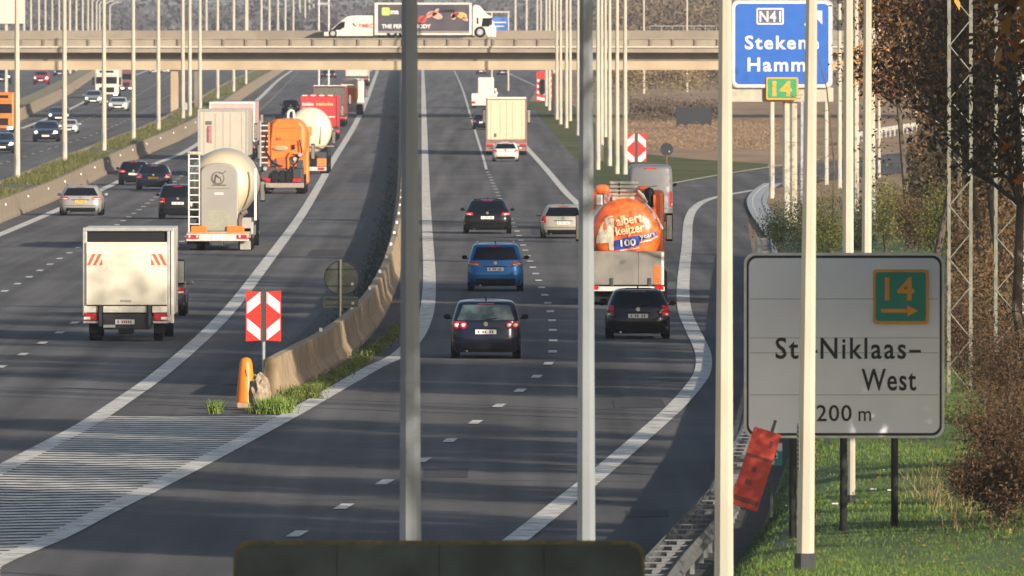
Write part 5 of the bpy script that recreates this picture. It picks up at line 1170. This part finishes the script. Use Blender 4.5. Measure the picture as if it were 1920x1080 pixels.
for px in (735, 757, 900):
    for y_ in (.0, 2.2):
        o = MB().lathe([(y_, .45), (y_ + .3, .45)], 0, 0, 20).obj('wheel', RUBBER(), t); o.location = (Xb(px), 0, .45 + Zb_(70.5)); MB().lathe([(y_ - .01, .25), (y_ + .31, .25)], 0, 0, 14).obj('rim', GALV(), o)
t = thing('van', 'white panel van with red lettering driving left on the bridge', 'van', (bX(700), D - .0 + .2, zd)); Xb = lambda p: (p - 700) / s
pv = [(Xb(606), Zb_(68)), (Xb(608), Zb_(62)), (Xb(618), Zb_(57)), (Xb(630), Zb_(47)), (Xb(641), Zb_(38)), (Xb(650), Zb_(31)), (Xb(662), Zb_(29)), (Xb(736), Zb_(28.5)), (Xb(739), Zb_(34)), (Xb(739), Zb_(68))]
vb = MB().prism(pv, 0, 2.0).obj('body', WHITEP(), t, bevel=.08)
MB().prism([(Xb(622), Zb_(57)), (Xb(632), Zb_(47)), (Xb(640), Zb_(41)), (Xb(647), Zb_(40)), (Xb(646), Zb_(51)), (Xb(638), Zb_(56))], -.02, 0).obj('side_window', GLASS(), t)
MB().box(Xb(651), Xb(738), -.02, 0, Zb_(61), Zb_(60)).obj('side_trim', GALV(), t); MB().box(Xb(608), Xb(616), -.02, .3, Zb_(66), Zb_(60)).obj('bumper', WHITEP(), t)
text('TIMEC', .42, Xb(672), Zb_(51.5), -.025, t, mat('red_lettering', (.62, .08, .04), .5), bold=.012); MB().path([(Xb(662), -.02, Zb_(43)), (Xb(665), -.02, Zb_(47)), (Xb(668), -.02, Zb_(49))], .06, 4).obj('emblem', EM, t)
for px in (624, 715):
    for y_ in (-.02, 1.75):
        o = MB().lathe([(y_, .34), (y_ + .25, .34)], 0, 0, 20).obj('wheel', RUBBER(), t); o.location = (Xb(px), 0, .34 + Zb_(70.5)); MB().lathe([(y_ - .01, .2), (y_ + .26, .2)], 0, 0, 12).obj('rim', GALV(), o)

# ------------------------------------------------------------------ vegetation
def tree(label, x, y, h, cr, nl, lsize, lm, bare=.35, seed=0, group=None, z=0, trunk_r=.16, name='tree', bark=None, zlow=.25):
    rd = random.Random(seed); t = thing(name, label, 'tree', (x, y, z), 0, group)
    bark = bark or mat('tree_bark', (.09, .07, .05), .9, 0, .2, 5, bump=.5); mb = MB(); tips = []
    def limb(p, d, L, r, lv):
        n = 4; pts = [p]; rs = [r]
        for i in range(n):
            d = (d + Vector((rd.gauss(0, .13), rd.gauss(0, .13), rd.gauss(.03, .07)))).normalized(); p = p + d * L / n; pts.append(p); rs.append(r * (1 - .75 * (i + 1) / n))
            if lv < 3 and i >= (1 if lv == 0 else 0):
                for k in range(3 if lv == 0 else 2):
                    a = rd.uniform(0, 6.28); q = Vector((math.cos(a), math.sin(a), rd.uniform(.1, .9))).normalized()
                    limb(p, (d * .5 + q).normalized(), L * rd.uniform(.35, .55) * (cr / (h * .3) if lv == 0 else 1), rs[-1] * .6 + .005, lv + 1)
        mb.path(pts, rs, 5 if lv else 8); 
        if lv >= 1: tips.extend([(pts[-1], lv), (pts[2], lv)])
    limb(Vector((0, 0, -.1)), Vector((rd.gauss(0, .03), 0, 1)), h * .9, trunk_r, 0)
    mb.obj('trunk', bark, t, smooth=False)
    tp = np.array([tuple(p) for p, l in tips]); sel = tp[rng.integers(0, len(tp), nl)]
    c = sel + rng.normal(size=(nl, 3)) * (cr * .16); c = c[c[:, 2] > h * zlow * .5]
    quads('crown', leaves(c, lsize), lm, t)
    return t
AUT = leafmat('autumn_leaves', [(.06, .035, .015), (.18, .07, .02), (.42, .15, .03), (.55, .26, .05), (.12, .09, .03)], scale=.5)
BRN = leafmat('brown_leaves', [(.035, .026, .015), (.08, .05, .025), (.14, .08, .03), (.06, .06, .02)], scale=.5)
OLI = leafmat('olive_leaves', [(.03, .04, .012), (.07, .085, .02), (.13, .13, .03), (.10, .07, .03)], scale=.5)
gB = lambda x, D: bankz(x, D) if D < 520 else gz(D)
def at(px, D): x = (px - CX) * D / F; return x, D, gB(x, D)
# trees in view at right; label tells where each stands
tv = [(1708, 440, 11, 1.5, AUT, 4200, 'slender autumn tree with orange leaves just right of the masts'),
      (1750, 395, 12, 2.2, AUT, 5600, 'autumn tree above the top right corner of the exit sign'),
      (1800, 370, 10.5, 2.2, BRN, 5200, 'brown leaved tree behind the left lattice mast'),
      (1850, 330, 10, 2.2, AUT, 5200, 'orange brown tree between the two lattice masts'),
      (1905, 305, 9.5, 2.2, BRN, 5600, 'dark brown tree at the right picture edge behind the lattice mast'),
      (1760, 520, 13, 2.6, OLI, 5200, 'olive green tree further back above the exit sign'),
      (1860, 480, 14, 2.8, OLI, 5600, 'tall olive tree furthest back at the right edge'),
      (1945, 240, 9, 1.6, BRN, 3600, 'leafy brown tree leaning in at the lower right edge')]
for i, (px, D, h, cr, lm, nl, l) in enumerate(tv):
    x, y, z = at(px, D); tree(l, x, y, h, cr, nl, .085 if D < 450 else .11, lm, seed=20 + i, group='trees on the bank at right', z=z, trunk_r=.13)
x, y, z = at(1917, 300); t = thing('birch_tree', 'pale birch trunk touching the right picture edge', 'tree', (x, y, z)); MB().path([(0, 0, 0), (.03, 0, 4), (-.02, 0, 8), (.02, 0, 12)], [.07, .06, .05, .03], 8).obj('trunk', mat('birch_bark', (.62, .60, .55), .7, 0, .1, 9, col2=(.10, .09, .08), lo=.55, hi=.62, sc3=(1, 1, .8)), t)
# further trees of the same wood, right of the picture, whose shade falls on the road
protos = []
def shade_tree(x, D, h, k=0, thick=6500):
    key = (k % 4)
    if len(protos) <= key: o = tree('unseen shade tree of the roadside wood beyond the right picture edge', x, D, 7.8, 2.3, thick, .14, [BRN, AUT, OLI, BRN][key], seed=60 + k, group='trees of the roadside wood', z=0, trunk_r=.14, zlow=.5); protos.append(o)
    else: o = copy_tree(protos[key])
    s_ = h / 7.8; o.location = (x, D, gB(x, D)); o.scale = (min(1.2, max(.42, s_)), min(1.2, max(.42, s_)), s_); o.rotation_euler.z = k * 1.7
k = 0
for a, b in ((221, 242), (206, 209), (189, 198), (267, 290), (299, 356), (371, 387)):
    D = a
    while D <= b:
        shade_tree((.0397 * D + 3.6 if D < 260 else .0397 * D + 4.4) + .6 * math.sin(k * 2.3), D + random.uniform(-.6, .6), 7.8 + .8 * math.sin(k * 1.9), k); D += 3.1; k += 1
for x, D, h in ((10.9, 181.5, 9.5), (11.2, 184.5, 10), (12.6, 182, 10.5), (12.4, 179.5, 10), (13.6, 180.5, 11), (10.2, 184.2, 8), (9.9, 184, 5.6), (10.4, 181.8, 5.6), (10.1, 186.5, 5.8), (11.2, 180.4, 6.2),
                (13.2, 122.5, 18.5), (13.8, 119.5, 18), (14, 126, 18.5), (15, 119, 19), (14.6, 123, 19.5), (13, 143.5, 16.5), (12.4, 110, 15), (12.6, 107, 14), (13, 113.5, 15), (12.4, 101, 14), (14, 146, 16), (10.4, 114, 9.5), (10.6, 110, 10), (10.8, 116.5, 10), (11.2, 112.5, 11), (10.5, 106.5, 11)):  # unseen trees added to shade the exit sign, grey masts and sign back
    shade_tree(x, D, h, k); k += 1
for x, D, h in ((9.8, 178.5, 3.4), (10.4, 190, 3.4), (10.8, 197, 3.6), (11.4, 206, 3.6), (11.6, 212, 3.8)):  # low unseen trees added to shade the grass bank
    shade_tree(x, D, h, k); k += 1
# shrubs
def shrub(label, px, D, h, wd, lm, nl=2600, ls=.05, group=None, z=None, dep=None):
    x, y, z0 = at(px, D); z0 = z0 if z is None else z
    t = thing('shrub', label, 'shrub', (x, y, z0), 0, group); mb = MB(); cs = []
    for i in range(12):
        a = rng.uniform(0, 6.28); rr_ = wd / 2 * rng.uniform(.1, 1); e = Vector((rr_ * math.cos(a), rr_ * math.sin(a) * (dep or 1), h * rng.uniform(.55, 1.1) * (1 - .4 * (rr_ / (wd / 2)) ** 2)))
        m_ = Vector((e.x * .35, e.y * .35, e.z * .5)); mb.path([(0, 0, 0), m_, e], [.018, .012, .003], 4)
        for q, f in ((m_, .3), (m_.lerp(e, .5), .4), (e, .3)):
            n_ = int(nl / 12 * f); cs.append(np.array(q) + rng.normal(size=(n_, 3)) * np.array([wd * .13, wd * .13, h * .12]))
    mb.obj('stems', mat('twig_bark', (.10, .075, .05), .9), t); c = np.concatenate(cs); c = c[c[:, 2] > 0]
    quads('foliage', leaves(c, ls, .8), lm, t); return t
SHG = leafmat('yellow_green_leaves', [(.03, .045, .01), (.08, .10, .02), (.17, .17, .03), (.22, .18, .05)], scale=.9)
SHD = leafmat('dark_green_leaves', [(.015, .028, .012), (.035, .055, .018), (.07, .09, .03)], scale=.9)
DRY = leafmat('dry_bramble', [(.022, .014, .009), (.055, .030, .015), (.12, .065, .03), (.05, .045, .018)], scale=1.2)
sh = [(1462, 470, 1.9, 1.6, SHD, 'dark green shrub at the gutter left of the exit sign mast'), (1500, 450, 2.4, 2.0, SHD, 'dark shrub behind the mast above the exit sign'), (1550, 440, 2.7, 2.0, SHG, 'yellow green shrub right of the mast above the exit sign'),
      (1612, 445, 2.2, 1.8, SHD, 'dark green shrub between the pair of masts'), (1660, 430, 2.5, 2.0, SHG, 'yellow green shrub right of the pair of masts'), (1715, 425, 2.1, 1.9, DRY, 'reddish brown shrub above the right half of the exit sign'), (1760, 400, 2.1, 1.9, SHG, 'green shrub above the exit sign corner')]
for px, D, h, wd, lm, l in sh: shrub(l, px, D, h, wd, lm, 4200, .045, 'shrubs behind the exit sign', z=0 if D > 430 else None)
rs_ = [(1845, 250, 1.5, 1.7, 'brown bramble shrub at the foot of the lattice masts'), (1900, 240, 1.7, 1.8, 'brown bramble at the right edge beside the masts'), (1860, 215, 1.3, 1.5, 'brown bramble on the grass slope right of the sign posts'), (1905, 205, 1.5, 1.5, 'tall dark bramble at the right edge below the exit sign'), (1880, 188, 1.1, 1.3, 'bramble shrub in the bottom right corner'), (1800, 275, 1.6, 1.5, 'reddish bramble directly right of the exit sign'), (1835, 198, .8, 1.0, 'low dry bramble where the grass slope ends')]
for px, D, h, wd, l in rs_: shrub(l, px, D, h, wd, DRY, 5200, .03, 'brambles on the right bank')
# dark thicket filling the bank behind
def thicket(n, x0, x1, D0, D1, h, size, m, name='thicket'):
    D = rng.uniform(D0, D1, n); px = rng.uniform(x0, x1, n); x = (px - CX) * D / F; z = np.array([gB(a, b) for a, b in zip(x, D)]); hh = h * (.55 + .45 * np.sin(x * 2.1 + D * .13) * np.cos(x * .7))
    o = quads(name, leaves(np.stack([x, D, z + hh * rng.random(n) ** .8], 1), size), m); o['kind'] = 'stuff'; return o
thicket(24000, 1850, 2080, 182, 290, 1.15, .03, DRY, 'bramble_thicket')
thicket(7000, 1790, 2080, 200, 300, .7, .03, DRY, 'bramble_thicket')
thicket(46000, 1775, 2060, 285, 420, 3.8, .06, BRN)
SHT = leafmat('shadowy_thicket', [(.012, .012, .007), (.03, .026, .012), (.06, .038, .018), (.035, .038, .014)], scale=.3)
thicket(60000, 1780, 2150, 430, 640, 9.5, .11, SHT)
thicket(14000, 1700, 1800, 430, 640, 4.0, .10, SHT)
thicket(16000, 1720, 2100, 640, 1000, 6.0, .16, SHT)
ALV = leafmat('orange_brown_leaves', [(.03, .02, .01), (.09, .045, .015), (.26, .10, .02), (.42, .19, .04)], scale=.45)
cs_ = []
for k_ in range(34):
    D_ = random.uniform(320, 430); px_ = random.choice([1650, 1665, 1690, 1720, 1760, 1800, 1850, 1900]) + random.gauss(0, 20); py_ = abs(random.gauss(0, 90)) if k_ < 24 else random.uniform(100, 300)
    p_ = W(px_, py_, D_); cs_.append(np.array(tuple(p_)) + rng.normal(size=(150, 3)) * np.array([.35, .35, .5]))
quads('autumn_leaves', leaves(np.concatenate(cs_), .06), ALV)['kind'] = 'stuff'
thicket(5000, 1180, 1360, 1000, 1150, 1.0, .12, leafmat('field_scrub', [(.05, .04, .03), (.12, .085, .05)], scale=.3), 'field_scrub')
thicket(9000, 1165, 1460, 850, 1000, .55, .06, leafmat('dry_field_grass', [(.16, .09, .05), (.26, .16, .09), (.32, .21, .11)], scale=.3), 'dry_grass')
# weeds along the concrete barrier
bl = ground_line([(500, 772), (545, 752), (598, 728), (650, 698), (690, 668), (730, 640), (748, 615)], 0)
bb = []
for kx in range(5200):
    i = int((random.random() ** 1.5) * (len(bl) - 1)); p_ = bl[i]; bb.append((p_.x + random.gauss(0, .11), p_.y + random.gauss(0, .5), -.01))
bb = np.array(bb); keep = np.sin(bb[:, 1] * .9) + np.sin(bb[:, 1] * .37) > -.7
quads('roadside_weeds', np.concatenate([blades(bb[keep], .16, .012, .6), leaves(bb[keep] + np.array([0, 0, .1]) + rng.normal(size=(keep.sum(), 3)) * .05, .035)]), leafmat('weed_leaves', [(.03, .045, .012), (.08, .11, .02), (.16, .20, .04), (.12, .09, .05)], scale=2.))['kind'] = 'stuff'
def weed(label, px, py, h, r_, n_, lm):
    p_ = G(px, py); t = thing('weed_tuft', label, 'plant', p_); b_ = rng.normal(size=(n_, 3)) * r_; b_[:, 2] = 0
    quads('blades', blades(b_, h, .012, .35), lm, t)
    quads('leaves', leaves(b_ * 1.2 + np.array([0, 0, h * .5]) + rng.normal(size=(n_, 3)) * h * .2, .03), lm, t); return t
WG = leafmat('fresh_weed', [(.06, .10, .02), (.16, .24, .04), (.26, .32, .08)], scale=3.)
weed('small bright green weed tuft left of the orange cone', 403, 776, .26, .055, 220, WG)
weed('bright green weed tuft right of the concrete block', 512, 776, .30, .16, 900, WG)
weed('dark green weed clump in front of the barrier', 566, 748, .26, .18, 700, leafmat('weed_leaves', []) if 'weed_leaves' in MATS else WG)
n_ = 500; D_ = rng.uniform(186, 214, n_); px_ = 1770 + 55 * rng.normal(size=n_) * .6 + (D_ - 200) * -3; x_ = (px_ - CX) * D_ / F
quads('dry_stems', blades(np.array([(a, b, bankz(a, b)) for a, b in zip(x_, D_)]), .20, .006, .35), leafmat('straw', [(.10, .07, .03), (.25, .18, .08), (.36, .28, .14)], scale=2.))['kind'] = 'stuff'
fl = rng.uniform(0, 1, (1500, 2)); D_ = 165 + 110 * fl[:, 0]; o_ = .9 + 6 * fl[:, 1]
quads('fallen_leaves', leaves(np.array([(railx(b) + a, b, bankz(railx(b) + a, b) + .03) for a, b in zip(o_, D_)]), .028), leafmat('fallen_leaf', [(.10, .05, .02), (.24, .13, .04), (.36, .24, .08)], scale=2.))['kind'] = 'stuff'
# litter on the grass and shoulder
for i, (px, py) in enumerate(((1638, 897), (1670, 902), (1566, 930))):
    p_ = G(px, py, .85); x = p_.x; t = MB().box(-.05, .05, -.03, .03, 0, .02).obj('litter', WHITEP(), None, loc=(x, p_.y, bankz(x, p_.y) + .05)); tag(t, ['white scrap of litter on the grass between the sign posts', 'small white scrap of litter left of the right sign post', 'small pale scrap on the grass left of the short cream post'][i], 'litter')
# twigs hanging in front of the blue sign's right end
t = thing('branch', 'thin dark twigs hanging in front of the right end of the cream gantry beam', 'branch', at(1545, 500)[:2] + (0,)); mb = MB(); rd = random.Random(5)
s = F / 500
for i in range(16):
    p_ = Vector(((rd.uniform(-80, 30)) / s, rd.uniform(-1, 1), H - (rd.uniform(150, 340) - HY) / s)); mb.path([p_, p_ + Vector((rd.uniform(-.5, .5), 0, rd.uniform(-.2, .3))), p_ + Vector((rd.uniform(-1, .9), 0, rd.uniform(-.3, .6)))], [.015, .01, .004], 4)
mb.path([(.3, 0, 0), (.4, 0, 3), (.1, 0, 6), (-.3, 0, 7.5)], [.06, .04, .03, .01], 5)
mb.obj('twigs', mat('twig_bark', (.10, .075, .05), .9), t)

# ------------------------------------------------------------------ haze in the air
hb = MB().box(-4200, 4200, -60, 9300, -1.2, 30); h_o = hb.obj('haze', [], None); h_o['kind'] = 'stuff'
hm = bpy.data.materials.new('air_haze'); hm.use_nodes = True; n = hm.node_tree.nodes; n.clear()
pv_ = n.new('ShaderNodeVolumePrincipled'); pv_.inputs['Color'].default_value = (.80, .86, 1.0, 1); pv_.inputs['Density'].default_value = 0.85e-4; pv_.inputs['Anisotropy'].default_value = .1
ou = n.new('ShaderNodeOutputMaterial'); hm.node_tree.links.new(pv_.outputs[0], ou.inputs['Volume']); h_o.data.materials.append(hm)
